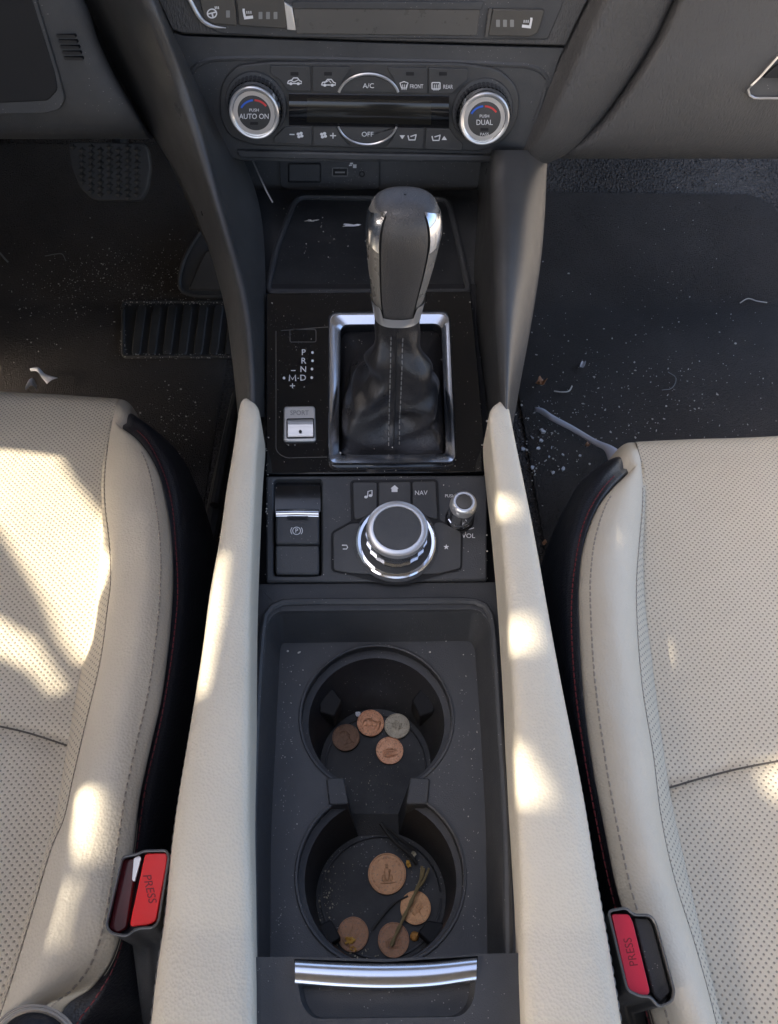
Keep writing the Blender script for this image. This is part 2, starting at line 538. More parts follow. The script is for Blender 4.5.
# right wing beside the centre, then the glove box
YS = (-90, 0, 40, 80, 120, 148, 162, 172)
def cols(xs, hs): return [(x, y + dy, h) for (x, dy), y, h in zip([(q if isinstance(q, tuple) else (q, 0)) for q in xs], YS, hs)]
W = [cols((634, 586, 566, 547, 531, 520, 514, 511), (-.003,) * 8),
     cols((640, 592, 573, 555, 538, 526, 519, 514), (.004, .004, .004, .004, .004, .003, .001, -.003)),
     cols((656, 610, 591, 572, 553, 537, (528, -1), (520, -2)), (.020, .020, .020, .020, .019, .013, .004, -.006)),
     cols((696, 645, 624, 601, 576, 556, (543, -1), (531, -4)), (.019, .019, .018, .018, .016, .010, .001, -.010)),
     cols((722, 668, 648, 623, 594, 570, (553, -2), (540, -6)), (.010, .010, .010, .010, .009, .004, -.004, -.014)),
     cols((728, 674, 655, 630, 601, 576, (558, -3), (545, -8)), (.002, .002, .002, .002, .001, -.003, -.010, -.020))]
rows = loft_on(W, DASH, 60, 6)
rows += [[p + Vector((0, .02, -.006)) for p in rows[-1]], [p + Vector((0, .10, -.01)) for p in rows[-1]]]
MB().grid(rows).build('side_wing', m_dashgrain, dash)
YS = (-90, 0, 40, 80, 120, 140, 151, 158)
G = [cols((727, 673, 654, 629, 600, 578, 562, 552), (-.004, -.004, -.004, -.004, -.005, -.008, -.012, -.02)),
     cols((729, 675.5, 656.5, 632, 603, 582, 567, 558), (.004, .004, .004, .004, .003, .000, -.004, -.012)),
     cols((738, 685, 667, 643, 616, 597, 583, 574), (.013, .013, .013, .013, .011, .008, .003, -.006)),
     cols((780, 740, 725, 708, 690, 680, 674, 670), (.018, .018, .019, .020, .017, .012, .006, -.004)),
     cols((900, 900, 900, 900, 900, 900, 900, 900), (.019, .019, .020, .021, .018, .013, .007, -.003))]
rows = loft_on(G, DASH, 50, 6)
rows += [[p + Vector((0, .006, -.004)) for p in rows[-1]], [p + Vector((0, .03, -.008)) for p in rows[-1]], [p + Vector((0, .30, -.01)) for p in rows[-1]]]
glove = MB().grid(rows).build('glove_box', m_dashgrain, dash)
# glove box latch recess
GLV = Plane(DASH.pt(765, 75, .0195), DASH.n)
b = MB(); b.slab(rounded([(778, 54), (840, 20), (860, 97), (752, 97), (745, 93)], 3), GLV, .0022, thick=.01); h = b.build('handle', m_plastic2, glove, bevel=.001)
b = MB(); b.tube([GLV.pt(x, y, .0042) for x, y in resample([(778, 57), (760, 77), (748, 91), (752, 97), (770, 98), (860, 98)], 30)], .0009, 6); b.build('handle_trim', m_satin, h)
b = MB(); b.slab(rounded([(776, 66), (850, 30), (850, 80), (763, 78)], 2), GLV, .0045, thick=.006); b.build('handle_recess', m_gap, h, bevel=.0008)

# left side: lower trim, column cover pocket, vent slits
YS = (-90, 0, 40, 70, 105, 122, 132, 138)
T = [cols((26, 84, 98, 112, 132, 142, 148, 151), (-.012, -.012, -.012, -.012, -.012, -.014, -.018, -.026)),
     cols((24, 82, 96, 109, 128, 138, 143, 146), (.002, .002, .002, .002, .001, -.002, -.007, -.016)),
     cols((10, 60, 72, 84, 102, 112, 118, 121), (.010, .010, .010, .010, .008, .005, .000, -.010)),
     cols((-60, 0, 10, 20, 40, 50, 56, 60), (.012, .012, .012, .012, .010, .006, .001, -.009)),
     cols((-130, -130, -130, -130, -130, -130, -130, -130), (.012, .012, .012, .012, .010, .006, .001, -.009))]
rows = loft_on(T, DASH, 44, 6)
rows += [[p + Vector((0, .006, -.004)) for p in rows[-1]], [p + Vector((0, .03, -.012)) for p in rows[-1]], [p + Vector((0, .30, -.02)) for p in rows[-1]]]
MB().grid(rows).build('lower_trim', m_plastic2, dash)
LT = Plane(DASH.pt(50, 70, .0085), DASH.n)
b = MB(); b.slab(rounded([(-120, -20), (30, -20), (58, 72), (65, 100), (60, 110), (46, 114), (-120, 117)], 4), LT, .006, thick=.014)
pk = b.build('column_cover', m_plastic2, dash, bevel=.003, seg=3)
b = MB(); b.slab(rounded([(-120, -20), (26, -20), (55, 73), (58, 90), (48, 101), (-120, 109)], 4), LT, .0066, thick=.005)
b.build('pocket', m_gap, pk, bevel=.002, seg=3)
for k in range(5):
    y0 = 34.5 + k * 5.6; x0 = 55.5 + k * 1.9
    b = MB(); b.slab(rounded([(x0, y0), (x0 + 19, y0 + .6), (x0 + 20.5, y0 + 3.6), (x0 + 1.5, y0 + 3.2)], 1.4), LT, .0046, thick=.006)
    b.build('vent_slit', m_glassy, dash)

# ------------------------------------------------------------------ seat heater strip
sh = thing('seat_heater_panel', 'long recessed strip with heated seat switches across the top of dashboard', 'switch panel', DASH.pt(370, 20))
b = MB(); b.slab(rounded([(184, -14), (567, -14), (562, 8), (548, 40), (484, 40), (294, 38), (220, 34), (204, 26)], 4), DASH, .0042, thick=.008)
b.build('surround', m_plastic2, sh, bevel=.0012)
b = MB(); b.slab(rounded([(293, 8), (480, 9), (477, 36), (296, 34)], 2), DASH, .0050, thick=.004); b.build('slot_cover', m_slot, sh, bevel=.0006)
b = MB(); b.slab([(293, 2), (484, 2), (481, 10), (291, 9)], DASH, .0056, thick=.004); b.build('slot_lip', m_plastic2, sh, bevel=.0006)
b = MB(); b.tube([DASH.pt(x, y, .0050) for x, y in resample([(184, -14), (192, 4), (202, 20), (212, 26), (226, 28)], 24)], [.0016] * 18 + [.0013, .001, .0008, .0006, .0004, .0003], 8); b.build('edge_trim', m_silver, sh)
b = MB(); b.slab([(284, 2), (292, 7), (296, 31), (287, 30)], DASH, .0068, thick=.005); b.build('divider', m_silver, sh, bevel=.0006)
b = MB(); b.slab([(489, 9), (492, 9), (488, 37), (485, 37)], DASH, .0068, thick=.004); b.build('divider', m_slot, sh)
sw = []
for nm, px in (('wheel', [(196, -14), (233, -14), (237, 26), (212, 24), (204, 18)]), ('seat', [(235, -14), (282, -14), (287, 29), (239, 26)]), ('seat2', [(493, 9), (545, 10), (538, 33), (530, 37), (488, 36)])):
    b = MB(); b.slab(rounded(px, 2.5), DASH, .0066, thick=.006); sw.append(b.build('switch', m_switch, sh, bevel=.0007))
H = .0068
b = MB(); b.ribbon(ell(212, 13.5, 4.6, 4.4, 20), DASH, H, 1.3, True); b.ribbon([(208, 14), (216, 12)], DASH, H, 1.4); b.ribbon([(212, 13), (213, 17)], DASH, H, 1.6)
for k in range(3): b.ribbon([(215.5 + k * 1.6, 9), (215 + k * 1.6, 6.4)], DASH, H, .9)
b.build('icon', m_white, sw[0])
def seat_icon(b, x, y, s=1):
    b.ribbon([(x - 4.5 * s, y - 5), (x - 3.2 * s, y + 2)], DASH, H, 2.2); b.ribbon([(x - 4 * s, y + 3), (x + 5 * s, y + 2)], DASH, H, 3.0); b.ribbon([(x - 5.5 * s, y - 5.5), (x - 3.2 * s, y - 5.5)], DASH, H, 1.6)
    for k in range(3): b.ribbon([(x + (-1 + k * 2) * s, y - 1.2), (x + (-1.2 + k * 2) * s, y - 4)], DASH, H, .8)
b = MB(); seat_icon(b, 248, 15); b.build('icon', m_white, sw[1])
b = MB(); seat_icon(b, 527, 24, -1); b.build('icon', m_white, sw[2])
def lamp(x, y, par, w=1.9, hh=3.6):
    b = MB(); b.flat(rect(x - w, y - hh, x + w, y + hh, .6), DASH, H); b.build('indicator', m_grey, par)
lamp(228, 14, sw[0])
for x in (260.5, 268, 275.5): lamp(x, 15.5, sw[1])
for x in (498, 505, 512): lamp(x, 23.3, sw[2])

# ------------------------------------------------------------------ climate control panel
cc = thing('climate_control_panel', 'black climate control panel with two chrome dials and button rows', 'control panel', DASH.pt(368, 110))
b = MB(); b.slab(rounded([(236, 66), (270, 62), (460, 63), (500, 69), (519, 88), (519, 118), (505, 142), (480, 152), (370, 149), (255, 146), (228, 137), (219, 116), (220, 84)], [8, 6, 6, 12, 12, 12, 14, 8, 6, 8, 12, 12, 12]), DASH, .0050, thick=.012)
b.build('faceplate', m_face, cc, bevel=.0015, seg=3)
b = MB(); b.slab([(236, 151), (372, 154), (496, 156), (493, 162), (372, 161), (240, 158)], DASH, .0060, thick=.01); b.build('lower_lip', m_plastic2, cc, bevel=.0012)
F = .0066
def btn(px, r=1.5, name='button', mat=None, h=F, par=None):
    b = MB(); b.slab(rounded(px, r), DASH, h, thick=.004); return b.build(name, mat or m_button, par or cc, bevel=.0005)
b1 = btn([(270.5, 66), (310, 66.5), (311, 91.5), (288, 91), (280, 80), (270, 74)])
b2 = btn([(312.5, 66.5), (351.5, 67), (344, 78), (338, 91.8), (313, 91.6)])
b4 = btn([(387, 67.5), (427, 68), (427, 93.6), (399, 92.8), (394, 80)])
b5 = btn([(428.5, 68), (468, 69), (468, 80), (456, 90), (452, 94.2), (428.5, 93.6)])
c1 = btn([(285, 127), (311.5, 127), (312, 145), (274, 143), (274, 138)])
c2 = btn([(313.5, 127), (336, 127.5), (342, 138), (350, 146), (314, 145)])
c4 = btn([(397, 128), (424, 128.5), (423, 149), (386, 147), (392, 140)])
c5 = btn([(426, 128.5), (450, 129), (456, 138), (463, 144), (462, 151), (425, 149)])
ac = btn([(341, 91.5)] + ell(368.5, 98, 29.5, 22, 16, 197, 343) + [(396, 92.5)], 0)
off = btn([(341, 127.5)] + ell(367.5, 121, 28.5, 22, 16, 163, 17) + [(395, 128)], 0)
b = MB(); b.tube([DASH.pt(x, y, .0070) for x, y in ell(368.5, 98, 30.5, 24, 24, 194, 346)], .0011, 6); b.build('ring', m_silver, ac)
b = MB(); b.tube([DASH.pt(x, y, .0070) for x, y in ell(367.5, 121, 30, 23.5, 24, 166, 14)], .0009, 6); b.build('ring', m_satin, off)
# display
def glass(x0, x1, ya, yb, name, mat, par, lift):
    rows = []
    for j in range(15):
        t = ya + (yb - ya) * j / 14; h = .0054 + lift + .0032 * (1 - (2 * t - 1) ** 2)
        rows.append([DASH.pt(x0 + (x1 - x0) * k / 10, 93.2 + 2.6 * k / 10 + t * 32.2, h) for k in range(11)])
    if not lift: rows = [[p - DASH.n * .004 for p in rows[0]]] + rows + [[p - DASH.n * .004 for p in rows[-1]]]
    return MB().grid(rows).build(name, mat, par, smooth=50)
d = glass(289, 449, 0, 1, 'display', m_display, cc, 0)
glass(307, 431, .16, .90, 'screen', m_lcd, d, .00012)
H2 = F + .00018
def car_icon(x, y):
    b = MB(); b.ribbon([(x - 7, y + 2), (x - 6, y - .6), (x - 3, y - 1.2), (x - 1, y - 3.6), (x + 3, y - 3.6), (x + 5, y - .8), (x + 7, y), (x + 7, y + 2), (x - 7, y + 2)], DASH, H2, 1.1)
    b.flat(ell(x - 3.6, y + 2.2, 1.6, 1.5, 12), DASH, H2 + .0001); b.flat(ell(x + 3.8, y + 2.2, 1.6, 1.5, 12), DASH, H2 + .0001); return b
b = car_icon(294.5, 81.5); b.ribbon([(290, 80), (294, 82), (298, 80)], DASH, H2, 1); b.build('icon', m_white, b1)
b = car_icon(328.5, 83); b.ribbon([(324, 83), (329, 80.5), (331, 83)], DASH, H2, 1); b.build('icon', m_white, b2)
for par, x in ((b1, 294.5), (b2, 328), (b4, 410), (b5, 443)):
    b = MB(); b.flat(rect(x - 4, 72, x + 4, 75.6, .8), DASH, H2); b.build('indicator', m_gap, par)
b = MB(); text(b, 'A/C', 368.5, 86, 4.8, DASH, H2); b.build('lettering', m_white, ac)
b = MB(); text(b, 'OFF', 367.5, 134.5, 4.8, DASH, H2); b.build('lettering', m_white, off)
b = MB(); b.ribbon([(400, 83), (404, 81.6), (408, 83), (406.5, 88), (401.5, 88)], DASH, H2, 1, True)
for k in range(3): b.ribbon([(402 + k * 2, 90), (402.4 + k * 2, 84.5)], DASH, H2, .7)
text(b, 'FRONT', 416.5, 86.6, 4, DASH, H2, sx=.72); b.build('icon', m_white, b4)
b = MB(); b.ribbon(rect(432, 82.6, 440, 89, .6), DASH, H2, 1, True)
for k in range(3): b.ribbon([(434 + k * 2, 90.6), (434.4 + k * 2, 84.5)], DASH, H2, .7)
text(b, 'REAR', 448, 87, 4, DASH, H2, sx=.72); b.build('icon', m_white, b5)
def fan(b, x, y):
    for k in range(4):
        a = R(k * 90 + 30); b.flat(ell(x + 2.1 * math.cos(a), y + 2.0 * math.sin(a), 1.7, 1.5, 10), DASH, H2)
b = MB(); b.ribbon([(289.5, 134.4), (294.5, 134.5)], DASH, H2, 1.1); fan(b, 300, 135); b.build('icon', m_white, c1)
b = MB(); fan(b, 323.5, 135.2); b.ribbon([(330, 135.6), (336, 135.7)], DASH, H2, 1.1); b.ribbon([(333, 132.8), (333, 138.6)], DASH, H2, 1.1); b.build('icon', m_white, c2)
def mode(b, x, y):
    b.ribbon([(x - 4, y - 2), (x - 3, y + 2.4), (x + 3, y + 2.4), (x + 4, y - 2.4)], DASH, H2, 1.3); b.ribbon([(x - 1.5, y - 1), (x + 4.5, y - 3)], DASH, H2, 1.1)
b = MB(); b.flat([(399.5, 135.2), (405, 135.2), (402.2, 139.2)], DASH, H2); mode(b, 412, 137.5); b.build('icon', m_white, c4)
b = MB(); mode(b, 436, 138); b.flat([(441.5, 140), (447, 140), (444.2, 135.8)], DASH, H2); b.build('icon', m_white, c5)

def rise(pl, x0, y0, y1):
    p = pl.pt(x0, y0); lo, hi = 0, .08
    for _ in range(40):
        m = (lo + hi) / 2
        if PIX(p + pl.n * m)[1] < y1: lo = m
        else: hi = m
    return lo
def dial(cx, cy, ty, words, label):
    c = DASH.pt(cx, cy, .004)
    r0 = (DASH.pt(cx + 30.5, cy, .004) - c).length
    h = max(.010, min(.020, rise(DASH, cx, cy, ty)))
    g = MB().lathe(c, DASH.n, DASH.ex, [(r0, 0), (r0, .0015), (r0 * .97, .0026), (r0 * .90, .0028)], 64).build('bezel', m_plastic2, cc)
    dl = MB()
    dl.lathe(c, DASH.n, DASH.ex, [(r0 * .89, 0), (r0 * .89, .003), (r0 * .86, h * .55), (r0 * .82, h * .86), (r0 * .78, h * .97), (r0 * .73, h), (r0 * .67, h * .985), (r0 * .64, h * .93)], 72)
    o = dl.build('dial', m_chrome, cc, smooth=28); o['label'] = label
    MB().lathe(c, DASH.n, DASH.ex, [(r0 * .80, h * .90), (r0 * .795, h * .99), (r0 * .76, h * 1.02), (r0 * .70, h * 1.01), (r0 * .655, h * .96)], 64).build('ring', m_satin, o)
    # knurled side ring
    k = MB(); n = 40; rows = [[], []]
    for j, hh in ((0, .0035), (1, h * .62)):
        for i in range(n * 2):
            rr = r0 * (.905 if i % 2 else .885) * (1 if j == 0 else .965); a = math.pi * i / n
            rows[j].append(c + DASH.n * hh + DASH.ex * rr * math.cos(a) + DASH.ey * rr * math.sin(a))
    k.grid(rows, closed=True); k.build('grip', m_smoke, o, smooth=0)
    cp = MB().lathe(c, DASH.n, DASH.ex, [(r0 * .645, h * .88), (r0 * .64, h * .94), (r0 * .5, h * .965), (0, h * .98)], 48).build('cap', m_button, o)
    C2 = Plane(c + DASH.n * (h * .985), DASH.n)
    cx2, cy2 = PIX(c + DASH.n * h * .985)
    def arc(a0, a1, m):
        b = MB(); b.ribbon([(cx2 + 14.2 * math.cos(R(a)), cy2 + 13.2 * math.sin(R(a))) for a in range(a0, a1 + 1, 5)], C2, .0001, 1.9); b.build('marking', m, o)
    arc(205, 265, m_blue); arc(272, 330, m_red)
    b = MB(); text(b, 'PUSH', cx2, cy2 - 3.2, 2.9, C2, .0001); text(b, words, cx2, cy2 + 3.2, 5.2, C2, .0001, sx=.86); 
    if words == 'DUAL': text(b, 'PASS', cx2, cy2 + 15, 3, C2, .0001)
    b.build('lettering', m_white, o)
    b = MB(); b.flat(rect(cx2 - 4, cy2 + 8.6, cx2 + 4, cy2 + 11.4, .8), C2, .0001); b.build('indicator', m_gap, o)
dial(256.5, 104, 113.5, 'AUTO ON', 'left chrome dial reading AUTO ON')
dial(482, 110.5, 119.5, 'DUAL', 'right chrome dial reading DUAL')

# ------------------------------------------------------------------ storage bin and socket panel
SOCK = Plane((0, .70, .14), (0, -.93, .36))
BIN = Plane((0, .6, .118), (0, -.04, 1))
con = thing('center_console', 'long black centre console with cream padded edges between the seats', 'console', (0, .3, 0))
b = MB(); b.slab([(225, 120), (520, 120), (500, 225), (250, 225)], SOCK, 0, thick=.01); b.build('bin_wall', m_plastic2, con)
mat_px = rounded([(296, 197), (448, 199), (458, 240), (469, 292), (267, 292), (276, 250)], [10, 10, 4, 6, 6, 4], 5)
b = MB(); b.slab([(235, 190), (500, 190), (500, 300), (245, 300)], BIN, -.003, thick=.004); b.build('bin_base', m_plastic2, con)
bm_ = MB(); bm_.slab(mat_px, BIN, .0015, thick=.004); bn = bm_.build('bin_mat', m_bin, con, bevel=.001)
b = MB(); b.tube([BIN.pt(x, y, .003) for x, y in mat_px + mat_px[:1]], .0028, 8); b.build('bin_rim', m_plastic2, bn)
sk = thing('socket_panel', 'small black socket panel with USB port under the climate controls', 'socket panel', SOCK.pt(328, 176))
b = MB(); b.slab(rounded([(279, 150), (380, 150), (379, 189), (372, 191), (288, 191), (280, 186)], [1, 1, 5, 3, 4, 4]), SOCK, .004, thick=.006); b.build('plate', m_plastic2, sk, bevel=.001)
b = MB(); b.slab(rect(288.5, 163.5, 320.5, 182, 2), SOCK, .0062, thick=.004); b.build('socket_cover', m_plastic2, sk, bevel=.001)
b = MB(); b.ribbon(rect(288.5, 163.5, 320.5, 182, 2), SOCK, .0043, 1.6, True); b.build('cover_gap', m_gap, sk)
b = MB(); b.slab(rect(332.5, 168, 347.5, 176, 1), SOCK, .0048, thick=.003); u = b.build('usb_port', m_gap, sk)
b = MB(); b.ribbon(rect(332.5, 168, 347.5, 176, 1), SOCK, .0050, 1.0, True); b.build('port_rim', m_slot, u)
b = MB(); b.flat(rect(335, 171.5, 345, 173.2), SOCK, .0050); b.build('contact', m_grey, u)
b = MB(); b.lathe(SOCK.pt(362, 174, .0035), SOCK.n, SOCK.ex, [(.0028, 0), (.0028, .0008), (.0016, .001), (.0015, -.004)], 20); b.build('audio_jack', m_gap, sk)
b = MB(); b.ribbon([(350, 163.6), (353, 163.4)], SOCK, .0045, 1.5); b.flat(rect(353, 164.4, 356.5, 168), SOCK, .0045); b.ribbon([(349, 165.4), (352, 165.2)], SOCK, .0045, 1.2); b.build('icon', m_white, sk)

# ------------------------------------------------------------------ rails, pads, body
def wall_down(pts, z, dx=0): return [Vector((p.x + dx, p.y, z)) for p in pts]
RY = (-90, 0, 100, 200, 300, 360, 417)
def rl(xs, zs): return [(x, y, z) for x, y, z in zip(xs, RY, zs)]
RL = [rl((34, 84, 132, 190, 223, 232, 238), (.30, .272, .203, .153, .126, .118, .108)),
      rl((76, 112, 158, 203, 231, 240, 243), (.33, .300, .236, .178, .147, .137, .127)),
      rl((112, 140, 180, 213, 241, 248.5, 250), (.348, .313, .251, .195, .162, .151, .139)),
      rl((125, 153, 190, 219, 246.5, 253, 255), (.349, .314, .251, .195, .162, .151, .139)),
      rl((129, 157, 194.5, 223.5, 250.5, 256, 258), (.341, .306, .243, .187, .155, .144, .132)),
      rl((130, 159.5, 214, 258, 266, 266, 266), (.315, .285, .214, .145, .125, .113, .100))]
rows = loft(RL, 80, 6)
rows = [[Vector((-.095, r[0].y + .003, FLZ - .01)), Vector((r[0].x + .012, r[0].y + .002, r[0].z - .02))] + r for i, r in enumerate(rows)]
ra = MB().grid(rows).build('rail', m_rail, con, smooth=60)
# trim lines on the inner face, above the bin
b = MB(); b.tube([U(x, y, z) + Vector((.0006, 0, .0006)) for x, y, z in ((252, 161, .166), (258, 175, .1605), (266, 192, .152), (272, 203, .147))], .0008, 5); b.build('trim_line', m_satin, ra)
RR = [[(478, 170, .115), (477, 212, .112), (474, 260, .112), (476, 320, .11), (484, 380, .105), (488, 425, .10)],
      [(489, 180, .182), (489, 212, .176), (490, 260, .164), (492, 320, .150), (496, 380, .140), (499, 425, .127)],
      [(493, 178, .194), (494, 212, .187), (495, 260, .175), (497, 320, .161), (500, 380, .150), (502, 425, .136)],
      [(505, 175, .198), (507, 212, .191), (507, 260, .179), (507, 320, .165), (507, 380, .153), (506, 425, .138)],
      [(528, 170, .192), (528, 212, .183), (525, 260, .171), (519, 320, .157), (513, 380, .146), (509, 425, .133)],
      [(547, 165, .176), (545, 212, .163), (541, 260, .150), (532, 320, .136), (521, 380, .126), (513, 425, .120)]]
RR = [[(L[0][0] + 1, 150, L[0][2] + .003)] + L for L in RR]
rows = loft(RR, 60, 5)
rows = [r + [Vector((r[-1].x - .004, r[-1].y, FLZ - .01))] for r in rows]
MB().grid(rows).build('rail', m_rail, con, smooth=60)

def pad(inner, outer, hi, side):
    n = 130; A = resample(inner, n); B = resample(outer, n); rows = []; edge = []
    for i in range(n):
        f = i / (n - 1)
        z = hi(f); a, c = A[i], B[i]
        pi = U(a[0], a[1], z - .004); po = U(c[0], c[1], z - .012)
        w = (po - pi).length; X = (po - pi); X.z = 0
        k = min(1.0, (f / .02) ** .5) if f < .02 else 1.0
        sec = [Vector((pi.x, pi.y, z - .035))]
        for t, dz in ((0, -.006), (.02, -.003), (.07, -.0008), (.2, .0006), (.4, .0012), (.6, .0008), (.77, -.0006), (.89, -.003), (.965, -.0075), (1.0, -.015)):
            p = pi + X * t; s = min(1, w / .03)
            sec.append(Vector((p.x, p.y, z + dz * s - .006 * (1 - k))))
        p = pi + X * (1.0 - .05 * side * 0); sec.append(Vector((p.x - X.normalized().x * .002, p.y, z - .030)))
        rows.append(sec); edge.append(sec[-2])
    e0 = [Vector((p.x, p.y + .001, p.z - .02)) for p in rows[0]]
    return [e0] + rows, edge
padz = lambda f: .146 - .043 * min(1, f * 1.88)
inL = [(250.4, 401.8), (255, 403.3), (258.3, 406.8), (260, 412), (260.5, 420), (257.5, 460), (252.5, 567), (251.5, 600), (250.5, 667), (250, 740), (250, 820), (252, 887), (254.5, 973), (255, 1024), (256, 1080), (262, 1400)]
ouL = [(249, 401.8), (244.5, 403.3), (241.5, 406.8), (239.8, 412), (238.8, 420), (234, 453.6), (227, 494), (219, 547), (209, 598), (202, 650), (194, 700), (185.5, 750), (177, 800), (170, 852), (163, 921), (156, 966), (149, 1024), (142, 1080), (90, 1400)]
inR = [(497.5, 404.3), (493, 405.8), (490, 409.3), (488.6, 414), (488.4, 420), (491.5, 457), (497, 502.6), (503, 564), (507, 615), (510.7, 671), (514, 743), (516, 810), (519.6, 889), (521.4, 979), (523, 1024), (524, 1080), (528, 1400)]
ouR = [(498.8, 404.3), (503.5, 405.8), (506.8, 409.3), (508.6, 414), (509.5, 420), (514.5, 445), (526, 499), (537.5, 556), (547, 608), (553.6, 643), (564, 696.5), (575, 750), (586, 807), (596.5, 871.5), (607, 929), (618, 993), (623, 1024), (633, 1080), (690, 1400)]
for nm, A, B, s in (('left', inL, ouL, -1), ('right', inR, ouR, 1)):
    rows, edge = pad(A, B, padz, s)
    pd = MB().grid(rows).build('pad', m_pad, con, smooth=60, sub=1)
    pd['label'] = 'cream pad on the %s side' % ('driver' if s < 0 else 'passenger')
    fib([p + Vector((0, 0, .0045)) + Vector((-s * .0012, 0, 0)) for p in edge[3:]], .0048, .00045, m_greythread, 'stitching', pd, gap=.35)
    lo = [Vector((p.x - s * .003, p.y, p.z - .004)) for p in edge]
    dn = [Vector((p.x - s * .006, p.y, FLZ - .01)) for p in edge]
    MB().grid([lo, [a.lerp(c, .5) for a, c in zip(lo, dn)], dn]).build('side_panel', m_plastic2, con)
# base under the control surfaces, frame, tray and cup holder
b = MB(); b.slab([(245, 284), (498, 284), (508, 592), (243, 592)], TRIM, -.020, thick=.003); b.build('base_plate', m_gap, con)
lip = rounded([(276, 611), (479, 609), (489, 622), (497, 734), (503, 830), (506, 1000), (258, 1000), (256, 830), (259, 734), (267, 624)], [14, 14, 6, 30, 30, 1, 1, 30, 30, 6], 6)
FRAMEZ = FRAME
b = MB(); b.plate([(256, 584), (497, 582), (504, 620), (511, 680), (515, 743), (520, 870), (526, 1060), (248, 1060), (248, 870), (248, 740), (249, 680), (252, 620)], [lip], FRAME, 0, .030)
fr = b.build('tray_frame', m_plastic, con, bevel=.0016, seg=3)
op = [i for i in lip]
b = MB(); b.tube([FRAME.pt(x, y, .0004) for x, y in resample([(255, 1000), (253, 830), (256, 734), (264, 622), (268, 611), (280, 603.5), (300, 602), (380, 601.5), (455, 601), (476, 602), (488, 609), (492, 620), (500, 734), (506, 830), (509, 1000)], 90)], .0024, 8); b.build('rim', m_plastic2, fr)
# inner walls of the tray
TZ = .050
TRAY = Plane((0, .15, TZ), (0, 0, 1))
ins = rounded([(282, 643), (471, 641), (475, 650), (481, 734), (486, 830), (488, 1010), (270, 1010), (271, 830), (276, 734), (280, 651)], [5, 5, 5, 30, 30, 1, 1, 30, 30, 5], 6)
lo = [TRAY.pt(x, y) for x, y in ins]; hi = [FRAME.pt(x, y, -.001) for x, y in lip]
def loop_rs(L, n):
    # resample a closed 3-D loop from its first point
    L = L + L[:1]; S = [0]
    for a, c in zip(L, L[1:]): S.append(S[-1] + (c - a).length)
    out = []; j = 0
    for k in range(n):
        s = S[-1] * k / n
        while S[j + 1] < s: j += 1
        f = (s - S[j]) / max(1e-9, S[j + 1] - S[j]); out.append(L[j].lerp(L[j + 1], f))
    return out
n = len(lip)
b = MB(); b.grid([hi, [a.lerp(c, .5) for a, c in zip(hi, lo)], lo], closed=True); b.build('tray_wall', m_plastic, fr, smooth=50)

# cup holder: two wells joined by a neck, walls down to the floor
def eight(cu, ru, cl, rl, ny0, nx0, ny1, nx1, nu=40):
    "outline of the joined wells in picture units: upper arc, right neck, lower arc, left neck"
    def ang(c, r, x, y): return math.degrees(math.atan2((y - c[1]) / r[1], (x - c[0]) / r[0]))
    a0 = ang(cu, ru, nx0[0], ny0); a1 = ang(cu, ru, nx0[1], ny0)   # left, right at the upper end
    up = ell(cu[0], cu[1], ru[0], ru[1], nu, a0, a1 + 360 if a1 < a0 else a1)
    c1 = ang(cl, rl, nx1[1], ny1); c0 = ang(cl, rl, nx1[0], ny1)
    if c0 < c1: c0 += 360
    dn = ell(cl[0], cl[1], rl[0], rl[1], nu, c1, c0)
    return up + dn, up, dn
rim, _, _ = eight((376.5, 719), (76.5, 74), (380.5, 878), (84.5, 90), 780, (343, 411), 803, (343, 412))
led, _, _ = eight((376.5, 724), (68, 66), (380.5, 882), (76, 82), 779, (347, 408), 806, (347, 408))
flo, fu, fd = eight((375.5, 764), (55, 55), (381, 898), (65, 66), 809, (354, 396), 838, (359, 398))
H0 = [TRAY.pt(x, y) for x, y in rim]
Z1 = Plane((0, 0, TZ - .006), (0, 0, 1)); Z2 = Plane((0, 0, TZ - .0075), (0, 0, 1))
H1 = [Vector((p.x * .985 - .0, p.y, TZ - .008)) for p in H0]
H2_ = [Plane((0, 0, TZ - .009), (0, 0, 1)).pt(x, y) for x, y in led]
nu = 41
FZ = [Vector((*Plane((0, 0, (.006 if i < nu else .0)), (0, 0, 1)).pt(x, y).xy, .006 if i < nu else 0)) for i, (x, y) in enumerate(flo)]
b = MB(); b.plate3([lo, H0], TRAY, .002, False)
tr = b.build('tray_insert', m_traymat, con, bevel=0)
b = MB(); b.grid([H0, H1, H2_], closed=True)
b.grid([H2_, [p + Vector((0, 0, -.003)) for p in H2_]], closed=True)
MID = [a.lerp(c, .55) for a, c in zip([p + Vector((0, 0, -.003)) for p in H2_], FZ)]
b.grid([[p + Vector((0, 0, -.003)) for p in H2_], MID, FZ], closed=True)
b.build('cup_wall', m_cup, tr, smooth=40, bevel=0)
b = MB(); b.cap(FZ[:nu]); b.cap(FZ[nu:]); b.build('cup_floor', m_cupfloor, tr)
b = MB(); b.cap([FZ[nu - 1], FZ[nu], FZ[-1], FZ[0]]); b.build('floor_step', m_plastic, tr)
b = MB()
for c, r, zf, a0, a1 in (((376, 766), (50, 50), .0062, 150, 390), ((381, 898), (60, 61), .0002, 0, 360)):
    P_ = [Plane((0, 0, zf), (0, 0, 1)).pt(x, y) for x, y in ell(c[0], c[1], r[0], r[1], 60, a0, a1)]
    b.tube(P_, .0007, 6)
b.build('floor_ring', m_cup, tr)
